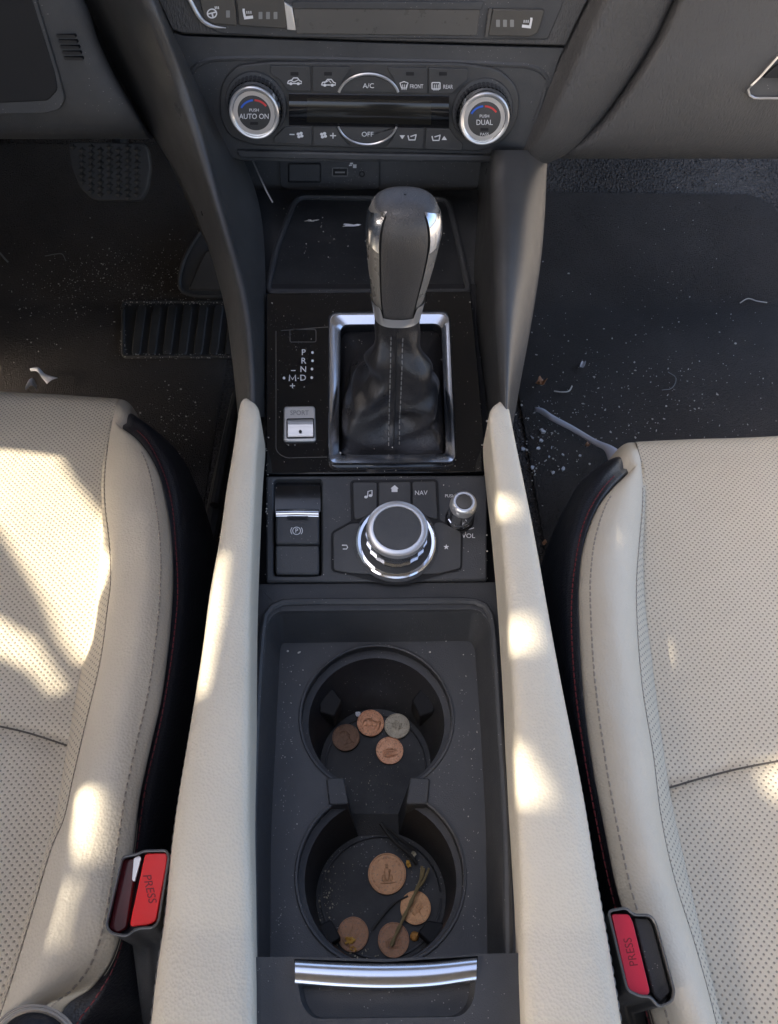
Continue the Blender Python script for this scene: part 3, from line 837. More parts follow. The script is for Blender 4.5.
# fine edge round the opening and the neck blocks
b = MB(); b.tube(H0 + H0[:1], .0011, 6); b.build('cup_rim', m_traymat, tr)
for px in ([(326, 778), (344, 777), (349, 804), (329, 805)], [(410, 777), (430, 778), (428, 804), (406, 804)]):
    b = MB(); b.slab(rounded(px, 3), TRAY, .0016, thick=.03); b.build('neck_block', m_plastic, tr, bevel=.0016, seg=3)
# spring fingers that hold a cup
def finger(px, z, th):
    b = MB(); pl = Plane((0, 0, z), (0, 0, 1)); b.slab(px, pl, 0, thick=th); return b.build('cup_finger', m_gap, tr, bevel=.001)
finger([(310, 929), (331, 919), (341, 938), (328, 946), (318, 946)], .018, .012)
finger([(428, 920), (449, 924), (440, 941), (430, 944), (418, 932)], .018, .012)
finger([(318, 690), (327, 681), (342, 700), (334, 716), (320, 712)], .030, .02)
finger([(426, 681), (436, 690), (434, 712), (420, 716), (412, 700)], .030, .02)
for px in ([(321.5, 688), (328, 680), (330.5, 682), (324, 690)], [(424, 680), (426.5, 678.5), (433, 686.5), (430, 688.5)]):
    b = MB(); b.slab(px, Plane((0, 0, .031), (0, 0, 1)), 0, thick=.002); b.build('finger_edge', m_slot, tr)

# ------------------------------------------------------------------ armrest lid with chrome strip
ld = thing('armrest_lid', 'black console lid with a curved chrome finger strip behind the cup holder', 'console lid', U(386, 990, .085))
LID = Plane((0, .0, .0905), (0, 0, 1))
hole = rounded([(294, 959), (386, 962), (478, 956), (474, 1002), (462, 1017), (312, 1019), (301, 1004)], [1, 1, 1, 10, 12, 12, 10], 5)
b = MB(); b.plate([(256, 957), (294, 957), (386, 959), (478, 954), (520, 953), (530, 1400), (256, 1400)], [hole], LID, 0, .030); b.build('cover', m_plastic, ld, bevel=.002, seg=3)
b = MB(); top = [LID.pt(x, y, -.001) for x, y in hole]; c_ = LID.pt(386, 985, 0)
bot = [p.lerp(c_, .05) + Vector((0, 0, -.0065)) for p in top]
b.grid([top, bot], closed=True); b.cap(bot); b.build('finger_recess', m_plastic2, ld, smooth=60)
def strip(dy, z): return [(295, 960 + dy, z), (340, 962.5 + dy * 1.04, z), (386, 963.5 + dy * 1.06, z), (432, 962 + dy * 1.04, z), (477 - dy * .03, 957.5 + dy * .97, z)]
C1 = [strip(-1, .0885), strip(1, .0915), strip(9, .0930), strip(18, .0925), strip(24, .0905), strip(25.5, .084)]
rows = loft(C1, 50, 6)
cs = MB().grid(rows)
for e in (rows[0], rows[-1]): cs.cap(e)
cs.build('chrome_strip', m_bezel, ld, smooth=50)

# ------------------------------------------------------------------ gear shift surround
gs = thing('gear_shift_panel', 'glossy black panel with gear letters and a chrome frame round the shifter', 'shift panel', TRIM.pt(376, 380))
bz_o = rounded([(328, 311.5), (450, 310.5), (457, 463.5), (327.5, 464.5)], 9, 6)
bz_i = rounded([(341, 325.5), (441, 324.5), (446, 454), (339, 455)], [9, 9, 5, 5], 6)
b = MB(); b.plate([(266, 293), (471, 291), (487.5, 472), (266, 474)], [bz_i], TRIM, .0, .010); b.build('gloss_plate', m_gloss, gs, bevel=.0008)
b = MB()
loops = []
for k, (h, f) in enumerate(((.0005, 0), (.0042, .06), (.0052, .16), (.0048, .28), (.0030, .92), (.0014, 1.0), (-.012, 1.02))):
    loops.append([TRIM.pt(a[0] + (c[0] - a[0]) * f, a[1] + (c[1] - a[1]) * f, h) for a, c in zip(bz_o, bz_i)])
b.grid(loops, closed=True); b.build('bezel', m_bezel, gs, smooth=60)
b = MB(); b.ribbon([(p[0], p[1]) for p in rounded([(276, 331), (328, 327), (328, 326)], [9, 0, 0])], TRIM, .0003, .9)
b.ribbon(rounded([(276, 331), (276, 452), (286, 458), (327, 457)], [0, 6, 4, 0]), TRIM, .0003, .7); b.build('cover_seam', m_slot, gs)
b = MB(); b.ribbon(rect(290, 329.5, 316, 342, 2), TRIM, .0003, .8, True); rc = b.build('release_cover', m_slot, gs)
b = MB(); GH = .0003
for ch, x, y in (('P', 303.5, 352.5), ('R', 303.5, 361), ('N', 303.3, 369.5), ('D', 303, 378)):
    text(b, ch, x, y, 5.8, TRIM, GH, sx=1.25 if ch == 'M' else 1.05)
b.ribbon([(289.3, 381), (289.6, 375), (292.5, 379.6), (295.4, 375), (295.7, 381)], TRIM, GH, 1.15)
for x, y in ((312.5, 352.5), (312.5, 360.8), (312, 369), (311.7, 377.6), (284, 378)): b.flat(ell(x, y, 1.3, 1.4, 12), TRIM, GH)
b.ribbon([(291, 370.5), (295.5, 370.5)], TRIM, GH, .9); b.ribbon([(290, 385.8), (295, 385.8)], TRIM, GH, .8); b.ribbon([(292.5, 383.4), (292.5, 388.2)], TRIM, GH, .8); b.ribbon([(297.5, 378.2), (299, 378.2)], TRIM, GH, .7)
b.build('gear_letters', m_white, gs)
b = MB(); b.slab(rounded([(283.5, 406), (315, 405.5), (316, 440.5), (283, 441)], 3.5), TRIM, .0022, thick=.006); sp = b.build('sport_switch', m_silver, gs, bevel=.0012, seg=3)
b = MB(); b.ribbon(rounded([(287, 419), (313.5, 418.5), (314, 437.5), (287, 438)], 1.5), TRIM, .0024, 1.1, True); b.build('switch_gap', m_gap, sp)
b = MB()
rr = []
for (y, h) in ((419.6, .0030), (422.5, .0052), (426.5, .0050), (430, .0034), (434, .0040), (437, .0030)):
    rr.append([TRIM.pt(288, y, h), TRIM.pt(300, y - .1, h), TRIM.pt(313, y - .3, h)])
b.grid(rr); b.build('rocker', m_silver, sp, smooth=60)
b = MB(); text(b, 'SPORT', 299.5, 413, 4.6, TRIM, .0024, sx=.95); b.build('lettering', m_grey, sp)
b = MB(); b.flat(ell(300.3, 431.5, 1.6, 1.7, 12), TRIM, .0046); b.build('indicator', m_gap, sp)

# ------------------------------------------------------------------ gear shifter
KY = .395
kx = U(397, 325, .19).x
gb = thing('gear_shifter', 'automatic gear lever with leather boot and black knob with silver inserts', 'gear lever', (kx, KY, .12))
base = [TRIM.pt(x, y, -.010) for x, y in rounded([(341, 326), (441.5, 325), (446.5, 454), (338.5, 455)], 7, 7)]
NB = 96
base = loop_rs(base, NB)
col_c = Vector((kx, KY, .198))
def ring(c, rx, ry, n, ph):
    return [c + Vector((rx * math.cos(ph + 2 * math.pi * i / n), ry * math.sin(ph + 2 * math.pi * i / n), 0)) for i in range(n)]
bc = sum(base, Vector()) / NB
a0 = math.atan2(base[0].y - bc.y, base[0].x - bc.x)
dirn = 1 if ((base[1] - bc).cross(base[0] - bc)).z < 0 else -1
def ring2(c, rx, ry): return [c + Vector((rx * math.cos(a0 + dirn * 2 * math.pi * i / NB), ry * math.sin(a0 + dirn * 2 * math.pi * i / NB), 0)) for i in range(NB)]
topr = ring2(col_c, .0150, .0125)
rows = []
NV = 26
for j in range(NV):
    t = j / (NV - 1); r = []
    for i in range(NB):
        a, c = base[i], topr[i]
        dx = (a.x - bc.x); dyb = (a.y - bc.y)
        front = max(0, min(1, .5 + dyb / .09))                # the part towards the dash sinks deeper
        k = 1 - (1 - t) ** (2.0 + 1.7 * front)
        p = a.lerp(c, k); zt = t ** (1.0 + .55 * front)
        p.z = a.z + (c.z - a.z) * zt
        w = math.sin(math.pi * min(1, t * 1.08)) ** .7 if t < .93 else 0
        q = Vector((p.x * 26, p.y * 26, t * 2.6))
        d = noise.noise(q) * .0095 + (1 - abs(noise.noise(Vector((p.x * 42 + 3, p.y * 18, t * 4.5))) * 2)) * .0080 + .0022 * math.sin(t * 22 + noise.noise(q * .6) * 5 + dx * 55)
        o = Vector((p.x - col_c.x, p.y - KY, 0)); o = o.normalized() if o.length > 1e-6 else o
        seam = math.exp(-((p.x - kx + .001) / .004) ** 2) if dyb < 0 else 0
        p += o * (d * w * (1 - .7 * seam)); rr_ = seam * .0012; p += Vector((0, -1, .4)) * rr_ * (w > 0)
        r.append(p)
    rows.append(r)
boot = MB().grid(rows, closed=True).build('boot', m_boot, gb, smooth=80, sub=1)
def boot_path(xoff):
    P_ = []
    for r in rows[2:-1]:
        tgt = kx + xoff; best = None
        cand = [(i, p) for i, p in enumerate(r) if p.y < sum(q.y for q in r) / NB]
        for i, p in cand:
            q = r[(i + 1) % NB]
            if (p.x - tgt) * (q.x - tgt) <= 0 and abs(p.x - q.x) > 1e-9:
                f = (tgt - p.x) / (q.x - p.x); best = p.lerp(q, f)
        if best is not None: P_.append(best + Vector((0, -.0006, .0004)))
    return P_
for xo in (-.0042, .0036): fib(boot_path(xo), .0042, .00042, m_greythread, 'stitching', boot, gap=.35)
sp_ = boot_path(-.0004); b = MB(); b.tube(sp_, .0005, 5); b.build('seam', m_gap, boot)
# knob profile: height above the collar, half width, half depth, lean
KP = [(.188, .0132, .0118, 0), (.192, .0140, .0122, 0), (.200, .0151, .0134, 0), (.212, .0168, .0150, 0), (.226, .0186, .0168, .0005), (.240, .0202, .0185, .0010), (.252, .0212, .0196, .0014),
      (.261, .0214, .0198, .0016), (.268, .0208, .0192, .0016), (.274, .0193, .0178, .0016), (.2785, .0168, .0152, .0016), (.2815, .0130, .0116, .0016), (.2832, .0075, .0066, .0016), (.2838, .0, .0, .0016)]
KP = [(.2828 - (.2838 - z) * .885, w_, d_, l_) for z, w_, d_, l_ in KP]
kz = lambda z: .2828 - (.2838 - z) * .885
KS = resample(KP, 46)
def kp(u, th, off=0):
    "surface point; u in 0..1 along the profile, th from the side facing the camera"
    x = u * (len(KS) - 1); i = min(len(KS) - 2, int(x)); f = x - i
    z, w, d, l = (a + (c - a) * f for a, c in zip(KS[i], KS[i + 1]))
    s, c = math.sin(th), math.cos(th); e = 2 / 2.5
    X = math.copysign(abs(s) ** e, s); Y = -math.copysign(abs(c) ** e, c)
    return Vector((kx + l + (w + off) * X, KY + (d + off) * Y, z + off * max(0, (u - .7)) * 2))
def uz(z):
    z = kz(z)
    for i in range(len(KS) - 1):
        if KS[i + 1][0] >= z: return (i + (z - KS[i][0]) / max(1e-9, KS[i + 1][0] - KS[i][0])) / (len(KS) - 1)
    return 1
kn = MB().grid([[kp(u / 45, 2 * math.pi * k / 80) for k in range(80)] for u in range(46)], closed=True).build('knob', m_gap, gb, smooth=60)
def sx_th(z, frac):
    return math.asin(min(1, abs(frac)) ** (2.5 / 2))
# centre panel (front, over the top, to the back) and two side panels, with a fine gap between them
rowsf = []
for u in range(0, 61):
    uu = uz(.1955) + (1 - uz(.1955)) * u / 60
    z = KS[min(45, int(uu * 45))][0]
    rowsf.append([kp(uu, th, .0009) for th in [R(a) for a in range(-32, 33, 4)]])
MB().grid(rowsf).build('front_panel', m_knob, kn, smooth=70)
cap_rows = []
us = [uz(.262) + (1 - uz(.262)) * k / 14 for k in range(15)]
MB().grid([[kp(u, R(2 * math.pi * 0 + a), .0008) for a in range(-60, 301, 6)] for u in [uz(.2785) + (1 - uz(.2785)) * k / 8 for k in range(9)]]).build('top_panel', m_knob, kn, smooth=70)
for s in (-1, 1):
    rws = []
    for k in range(41):
        u = uz(.2035) + (uz(.2790) - uz(.2035)) * k / 40
        rws.append([kp(u, s * R(a), .0008) for a in range(36, 150, 4)])
    MB().grid(rws).build('side_panel', m_knobside, kn, smooth=70)
    rws = []
    for k in range(25):
        f = k / 24; z0 = .2455 + .020 * 0
        a = 36 + 74 * f
        zb = .2545 + .0125 * f ** 1.2; zt = .2805 - .010 * f ** 1.2
        if f > .96: zb = zt - .0005
        rws.append([kp(uz(zb) + (uz(zt) - uz(zb)) * j / 10, s * R(a), .0014) for j in range(11)])
    MB().grid(rws).build('insert', m_bezel, kn, smooth=70)
# silver collar, low in front and raised at the sides
ths = [a for a in range(0, 361, 4)]
top_z = []
for a in ths:
    aa = abs((a + 180) % 360 - 180)
    top_z.append(.1965 if aa < 32 else .1965 + .0095 * min(1, (aa - 32) / 5))
MB().grid([[kp(uz(.1885 + (tz - .1885) * j / 6), R(a), .0018 + (.0003 if j < 1 else 0)) for a, tz in zip(ths, top_z)] for j in range(7)]).build('collar', m_satin, gb, smooth=60)

# ------------------------------------------------------------------ media controls
mp = thing('media_control_panel', 'black control plate with chrome rotary dial and small volume knob', 'control panel', TRIM.pt(376, 528))
rec = rect(273.5, 479, 321.5, 576, 4)
b = MB(); b.plate([(266, 476), (487.5, 475), (487, 580), (266, 582)], [rec], TRIM, -.0005, .008); b.build('plate', m_plastic, mp, bevel=.0012)
outl = rounded([(350, 480), (438, 479), (440, 520), (463, 531), (462, 570), (440, 575), (397, 588), (350, 575), (331, 571), (331, 532), (351, 521)], [5, 5, 2, 4, 4, 6, 30, 6, 4, 4, 2], 5)
b = MB(); b.flat(outl, TRIM, .0002); b.build('button_gap', m_gap, mp)
TH = .0016
def tb(px, r=2):
    b = MB(); b.slab(rounded(px, r), TRIM, TH, thick=.004); return b.build('button', m_button, mp, bevel=.0006)
q1 = tb([(352.5, 482), (377, 482), (377, 511), (362, 518), (354, 519)], 3)
q2 = tb([(378.5, 482), (410.5, 481.5), (411, 507), (396, 505), (378.5, 508)], 2)
q3 = tb([(412, 481.5), (436, 481), (438, 519), (428, 517), (412.5, 508)], 3)
q4 = tb([(333, 533), (351, 523), (360, 523), (357, 540), (364, 562), (372, 574), (350, 572.5), (333.5, 569.5)], 3)
q5 = tb([(441, 522), (461, 532), (460.5, 568), (440, 573), (420, 574), (430, 562), (436, 540), (434, 523)], 3)
TI = TH + .0002
b = MB(); b.flat(ell(366, 497, 1.8, 1.4, 12), TRIM, TI); b.flat(ell(370.5, 495.6, 1.8, 1.4, 12), TRIM, TI); b.ribbon([(367.5, 497), (368, 491.4), (372, 490.4), (372, 495.4)], TRIM, TI, 1.0); b.build('icon', m_white, q1)
b = MB(); b.flat([(390.5, 488.6), (394.6, 485), (398.6, 488.6), (397.5, 488.6), (397.5, 492), (391.6, 492), (391.6, 488.6)], TRIM, TI); b.build('icon', m_white, q2)
b = MB(); text(b, 'NAV', 421, 493, 4.4, TRIM, TI); b.build('lettering', m_white, q3)
b = MB(); b.ribbon([(342, 545.2), (346.6, 545.2), (347.6, 547.2), (346.6, 549), (342.8, 549)], TRIM, TI, 1.0); b.build('icon', m_white, q4)
b = MB()
st = []
for k in range(10): a = R(-90 + k * 36); r_ = 2.9 if k % 2 == 0 else 1.2; st.append((446.3 + r_ * math.cos(a), 547 + r_ * math.sin(a)))
b.flat(st, TRIM, TI); b.build('icon', m_white, q5)
kc = TRIM.pt(396, 543, 0)
KR = (TRIM.pt(436, 543) - kc).length
MB().lathe(kc, TRIM.n, TRIM.ex, [(KR * 1.06, .0004), (KR * 1.05, .0020), (KR * .98, .0024)], 72).build('dial_base', m_plastic2, mp)
MB().lathe(kc, TRIM.n, TRIM.ex, [(KR * 1.0, .001), (KR * .99, .0036), (KR * .95, .0044), (KR * .88, .0042), (KR * .85, .001)], 72).build('dial_ring', m_chrome, mp)
MB().lathe(kc, TRIM.n, TRIM.ex, [(KR * .86, .0012), (KR * .70, .0014), (KR * .66, .006)], 64).build('dial_well', m_gap, mp)
kh = rise(TRIM, 396.5, 549, 527.5) ; kh = max(.016, min(.03, .026))
# solve the height at which the top of the dial sits where the photograph shows it
lo_, hi_ = .0, .06
for _ in range(40):
    m_ = (lo_ + hi_) / 2
    if PIX(kc + TRIM.n * m_)[1] > 527.5: lo_ = m_
    else: hi_ = m_
kh = lo_
fn = 22; fr_ = MB(); rws = []
for j, (f, h) in enumerate(((.68, .003), (.735, .006), (.775, kh * .34), (.735, kh * .86))):
    rws.append([kc + TRIM.n * h + TRIM.ex * KR * f * math.cos(2 * math.pi * i / fn) + TRIM.ey * KR * f * math.sin(2 * math.pi * i / fn) for i in range(fn)])
fr_.grid(rws, closed=True); dl = fr_.build('rotary_dial', m_chrome, mp, smooth=0)
MB().lathe(kc, TRIM.n, TRIM.ex, [(KR * .68, kh * .82), (KR * .745, kh * .845), (KR * .745, kh * .90), (KR * .72, kh * .965), (KR * .65, kh), (KR * .58, kh * .995), (KR * .56, kh * .96)], 64).build('top_ring', m_satin, dl)
MB().lathe(kc, TRIM.n, TRIM.ex, [(KR * .565, kh * .95), (KR * .56, kh * .975), (KR * .3, kh * .985), (0, kh * .985)], 48).build('cap', m_button, dl)
vc = TRIM.pt(459.5, 519, 0); VR = (TRIM.pt(471.3, 519) - vc).length
MB().lathe(vc, TRIM.n, TRIM.ex, [(VR * 1.22, -.001), (VR * 1.21, .0012), (VR * 1.16, .0014), (VR * 1.1, -.002)], 48).build('volume_base', m_gap, mp)
lo_, hi_ = .0, .06
for _ in range(40):
    m_ = (lo_ + hi_) / 2
    if PIX(vc + TRIM.n * m_)[1] > 501.5: lo_ = m_
    else: hi_ = m_
vh = lo_
vk = MB(); rws = []
for f, h in ((1.12, .001), (1.12, vh * .22), (1.04, vh * .26), (1.06, vh * .74)):
    rws.append([vc + TRIM.n * h + TRIM.ex * VR * f * math.cos(2 * math.pi * i / 18) + TRIM.ey * VR * f * math.sin(2 * math.pi * i / 18) for i in range(18)])
vk.grid(rws, closed=True); v_ = vk.build('volume_knob', m_chrome, mp, smooth=0)
MB().lathe(vc, TRIM.n, TRIM.ex, [(VR * .98, vh * .70), (VR * 1.09, vh * .74), (VR * 1.08, vh * .86), (VR * 1.0, vh * .96), (VR * .85, vh), (VR * .70, vh), (VR * .66, vh * .97)], 40).build('top_ring', m_satin, v_)
MB().lathe(vc, TRIM.n, TRIM.ex, [(VR * .67, vh * .95), (VR * .62, vh * 1.0), (0, vh * 1.03)], 30).build('cap', m_switch, v_)
b = MB(); text(b, 'VOL', 468.5, 536, 4.4, TRIM, .0, sx=1.1); text(b, 'PUSH', 450, 496, 3.0, TRIM, 0); b.ribbon([(454, 528.2), (460, 529.4)], TRIM, 0, .8); b.ribbon([(468.5, 529.4), (474, 527.8)], TRIM, 0, .8); b.build('lettering', m_white, mp)

pb = thing('parking_brake_switch', 'black electric parking brake switch with chrome lip and P symbol', 'switch', TRIM.pt(297, 528))
b = MB(); b.slab(rect(274.5, 480, 320.5, 513, 3), TRIM, -.006, thick=.004); b.build('recess', m_gloss, pb)
b = MB(); b.slab(rect(275.5, 512, 319, 543.5, 3), TRIM, .0030, thick=.010); lv = b.build('lever', m_plastic, pb, bevel=.0014, seg=3)
b = MB()
rr = []
for (y, h) in ((508.5, .0005), (509.6, .0042), (512.5, .0050), (515.8, .0046), (517, .0032)): rr.append([TRIM.pt(276, y + .5, h), TRIM.pt(297, y, h), TRIM.pt(318.5, y + .5, h)])
b.grid(rr); b.build('chrome_lip', m_chrome, lv, smooth=70)
b = MB(); b.flat(rect(287, 516.4, 308, 518.6, .5), TRIM, .0049); b.build('lip_notch', m_gap, lv)
b = MB(); PH = .0034
b.ribbon(ell(296.6, 530.8, 3.9, 3.7, 24), TRIM, PH, .7, True); text(b, 'P', 296.6, 530.8, 4.2, TRIM, PH); b.ribbon(ell(296.6, 530.8, 5.8, 5.2, 10, 140, 220), TRIM, PH, .7); b.ribbon(ell(296.6, 530.8, 5.8, 5.2, 10, -40, 40), TRIM, PH, .7)
b.build('icon', m_white, lv)
b = MB(); b.slab(rect(275.5, 545, 319, 574, 3), TRIM, .0010, thick=.010); b.build('blank_button', m_plastic, pb, bevel=.0012, seg=3)
# ------------------------------------------------------------------ seats
def seat(label, F, P, S, E, T, D, lip, seam, side, base):
    st = thing('car_seat', label, 'car seat', base)
    n = 160
    # centre panel, perforated
    c = resample(P, n); f = resample(F, n)
    Pw = [U(*p) for p in c]; Fw = [U(*p) for p in f]
    sm = [U(*p) for p in resample(seam, 60)]
    rows = []
    for a, q in zip(Pw, Fw):
        r = []
        for k in range(29):
            t = k / 28; p = a.lerp(q, t)
            p.z += .010 * math.sin(math.pi * min(1, t * 1.0)) * (1 if p.z > -.02 else 0) + noise.noise(p * 14) * .0022 * min(1, t * 6)
            d = min((Vector((p.x - s.x, p.y - s.y))).length for s in sm[::3])
            p.z -= .0045 * math.exp(-(d / .006) ** 2)
            r.append(p)
        e_ = r[-1]; r += [e_ + Vector((-side * .012, 0, -.012)), Vector((e_.x - side * .016, e_.y, -.22))]
        rows.append(r)
    cu = MB().grid(rows).build('cushion', m_perf, st, smooth=80, sub=1)
    def onto(px, py):
        best = sorted((p for r in rows for p in r), key=lambda p: (PIX(p)[0] - px) ** 2 + (PIX(p)[1] - py) ** 2)[:5]
        return U(px, py, sum(p.z for p in best) / 5)
    b = MB(); b.tube([onto(x, y) + Vector((0, 0, .0012)) for x, y in [(p[0], p[1]) for p in resample(seam, 40)]], .0007, 6); b.build('cross_seam', m_seam, cu)
    # bolster: perforated riser, cream top, dark outer trim
    Sr = resample(S, n); Er = resample(E, n)
    Sw = [U(*p) for p in Sr]; Ew = [U(*p) for p in Er]
    rs = []
    for a, q in zip(Pw[6:], Sw[:n - 6] if False else Sw[6:]):
        # nearest station of the panel edge
        rs.append((a, q))
    rr = []
    for q in Sw:
        a = min(Pw, key=lambda p: abs(PIX(p)[1] - PIX(q)[1]))
        rr.append([a + Vector((side * -.004, 0, -.016)), a + Vector((0, 0, .0005)), a.lerp(q, .5) + Vector((side * -.001, 0, .002)), q])
    MB().grid(rr).build('bolster_riser', m_perf, st, smooth=80)
    rr = []
    for i, (a, q) in enumerate(zip(Sw, Ew)):
        r = []
        fr = min(1, i / 16)
        for k in range(15):
            t = k / 14; p = a.lerp(q, t); p.z += .0125 * math.sin(math.pi * t) ** .8 * (.3 + .7 * fr)
            p.z += noise.noise(Vector((p.x * 60, p.y * 24, side))) * .0012 * math.sin(math.pi * t)
            r.append(p)
        r = [a + Vector((0, 0, -.004))] + r + [q + Vector((side * .0006, 0, -.004))]
        rr.append(r)
    bo = MB().grid(rr).build('bolster', m_cream, st, smooth=80, sub=1)
    fib([r[1] + Vector((side * .0006, 0, .0004)) for r in rr[4:]], .0052, .0006, m_creamthread, 'stitching', bo, gap=.4)
    fib([r[-4] + Vector((0, 0, .0006)) for r in rr[6:]], .0050, .0006, m_creamthread, 'stitching', bo, gap=.4)
    Tw = [U(*p) for p in resample(T, n)]; Dw = [U(*p) for p in resample(D, n)]
    rt = []
    for a, q, d in zip(Ew, Tw, Dw):
        r = [a + Vector((0, 0, -.006)), a + Vector((side * .001, 0, .0005)), a.lerp(q, .5) + Vector((0, 0, .0025)), q + Vector((0, 0, .001))]
        for k in range(1, 7):
            t = k / 6; p = q.lerp(d, t); p.z += .014 * math.sin(math.pi * t) ** 1.0 * (1 - t * .5); r.append(p)
        r += [d + Vector((side * .003, 0, -.03)), Vector((d.x + side * .002, d.y, -.24))]
        rt.append(r)
    r0 = [p + Vector((0, .004, -.03)) for p in rt[0]]; r00 = [Vector((p.x, p.y + .01, -.24)) for p in rt[0]]
    tm = MB().grid([r00, r0] + rt).build('bolster_trim', m_darkleather, st, smooth=80)
    fib([r[3] + Vector((0, 0, .0002)) for r in rt[2:]], .0046, .0005, m_redthread, 'stitching', tm, gap=.25)
    # smooth front lip
    L = [[U(*p) for p in resample(q, 16)] for q in lip]
    lp = []
    for i in range(16):
        sec = resample([tuple(q[i]) for q in L], 10); lp.append([Vector(p) for p in sec])
    lp = [[p for p in r] + [r[-1] + Vector((side * .001, .003, -.02)), r[-1] + Vector((0, .0, -.20))] for r in lp]
    lp = [[p + Vector((0, .006, -.17)) for p in lp[0]], [p + Vector((0, .004, -.012)) for p in lp[0]]] + lp
    MB().grid(lp).build('front_lip', m_cream, st, smooth=80)
    return st
PL = [(119, 408, -.20), (119.5, 400, -.03), (119, 396, .022), (117.5, 400, .031), (113, 418, .036), (108, 440, .038), (103, 480, .038), (103, 510, .037), (100.5, 547, .036), (93, 627, .034), (80, 677, .033), (68, 745, .032), (55, 820, .032), (38, 890, .032), (14, 970, .032), (0, 1012, .032), (-25, 1080, .032), (-140, 1400, .034)]
FL_ = [(-420, 389, -.20), (-420, 382, -.03), (-420, 379, .022), (-420, 382, .031), (-420, 404, .036), (-420, 425, .038), (-420, 465, .038), (-420, 495, .037), (-420, 530, .036), (-420, 610, .034), (-420, 660, .033), (-420, 725, .032), (-420, 800, .032), (-420, 870, .032), (-420, 950, .032), (-420, 990, .032), (-420, 1060, .032), (-420, 1400, .034)]
SL_ = [(113, 421, .037), (108, 442, .043), (104, 478, .049), (104.5, 505, .052), (109, 545, .056), (110, 585, .057), (108, 600, .058), (100, 660, .058), (85, 724, .058), (72, 780, .058), (63, 820, .058), (52, 845, .058), (31, 914, .057), (14, 970, .056), (2, 1008, .055), (-20, 1070, .055), (-135, 1400, .055)]
EL = [(121, 430, .040), (131, 434, .048), (144, 447, .055), (157, 470, .060), (165, 500, .062), (170, 534, .063), (172, 574, .064), (170, 620, .064), (167, 650, .064), (160, 700, .064), (150, 744, .064), (138, 800, .064), (132, 850, .062), (120, 930, .058), (108, 965, .050), (88, 990, .042), (66, 1005, .036), (48, 1045, .03), (-30, 1400, .03)]
TL = [(127, 424, .038), (137, 431, .047), (148, 442, .053), (164, 474, .056), (172, 504, .058), (176, 547, .059), (178, 594, .059), (174, 640, .059), (168, 684, .059), (160, 727, .059), (146, 787, .057), (137, 850, .052), (124, 935, .045), (113, 970, .038), (95, 1000, .03), (75, 1030, .024), (-5, 1400, .02)]
DL = [(140, 419, .010), (152, 428, .018), (170, 443, .022), (188, 468, .025), (200, 505, .025), (206, 550, .020), (206, 620, .020), (199, 690, .020), (191, 750, .020), (181, 800, .018), (170, 860, .012), (152, 940, .006), (132, 990, 0), (110, 1030, -.01), (40, 1400, -.02)]
lipL = [[(118.5, 399.3, .020), (116.5, 404, .031), (113, 418, .0375), (109, 438, .041)], [(124, 400, .020), (122, 408, .036), (117, 422, .042), (112, 438, .043)], [(131, 405, .014), (129, 411, .033), (123, 424, .041), (116, 437, .043)], [(139, 419.5, .005), (134, 419.5, .028), (127, 425, .038), (119, 434, .042)]]
seat('cream perforated leather driver seat with a bright sun patch on its cushion', FL_, PL, SL_, EL, TL, DL, lipL, [(-420, 700, .033), (-90, 712, .033), (0, 727, .033), (30, 734, .033), (67, 746, .032)], 1, (-.25, .25, -.20))
PR = [(635, 450, -.20), (634.5, 442, -.03), (634.5, 439, .022), (636.5, 443, .031), (641, 460, .036), (643.5, 480, .038), (643, 510, .038), (643, 556, .037), (644.5, 600, .036), (653, 671, .034), (662, 743, .033), (671, 800, .033), (684, 860, .033), (700, 930, .033), (716, 1000, .033), (736, 1080, .033), (830, 1400, .034)]
FR = [(1120, 440, -.20), (1120, 434, -.03), (1120, 431.5, .022), (1120, 435, .031), (1120, 456, .036), (1120, 476, .038), (1120, 506, .038), (1120, 552, .037), (1120, 596, .036), (1120, 666, .034), (1120, 738, .033), (1120, 795, .033), (1120, 855, .033), (1120, 925, .033), (1120, 995, .033), (1120, 1075, .033), (1120, 1400, .034)]
SR = [(641, 464, .038), (643, 485, .043), (643, 505, .047), (640, 540, .052), (637, 580, .056), (637.5, 621, .058), (643, 689, .058), (653.6, 754, .058), (662, 820, .058), (675, 879, .058), (695, 943, .056), (711, 1000, .055), (727, 1065, .055), (822, 1400, .055)]
ER = [(629, 473, .042), (621, 480, .048), (611, 490, .054), (599, 506, .059), (585.5, 541, .062), (580, 579, .064), (580, 620, .064), (584, 689, .064), (593, 761, .064), (604, 820, .064), (618, 889, .064), (630, 930, .062), (645, 985, .056), (660, 1045, .048), (720, 1400, .048)]
TR = [(623, 469, .040), (614, 477, .047), (602, 490, .053), (585, 520, .057), (575, 564, .059), (571, 610, .059), (574, 680, .059), (583, 750, .059), (594, 812, .058), (608, 880, .055), (621, 930, .050), (642, 1000, .043), (654, 1045, .035), (712, 1400, .034)]
DR = [(609, 460, .010), (597, 468, .018), (577, 487, .022), (556, 533, .025), (547.5, 571, .022), (546.5, 620, .020), (553, 690, .020), (565, 760, .018), (580, 830, .014), (597, 900, .008), (620, 980, 0), (640, 1040, -.01), (690, 1400, -.02)]
lipR = [[(635, 442.5, .020), (637, 447, .031), (641, 462, .0375), (644, 490, .043)], [(627, 443, .020), (630, 450, .036), (636, 466, .042), (642, 487, .045)], [(619, 448, .014), (622, 453, .033), (630, 468, .041), (638, 482, .045)], [(608, 461.5, .005), (613, 462, .028), (622, 469, .038), (633, 478, .043)]]
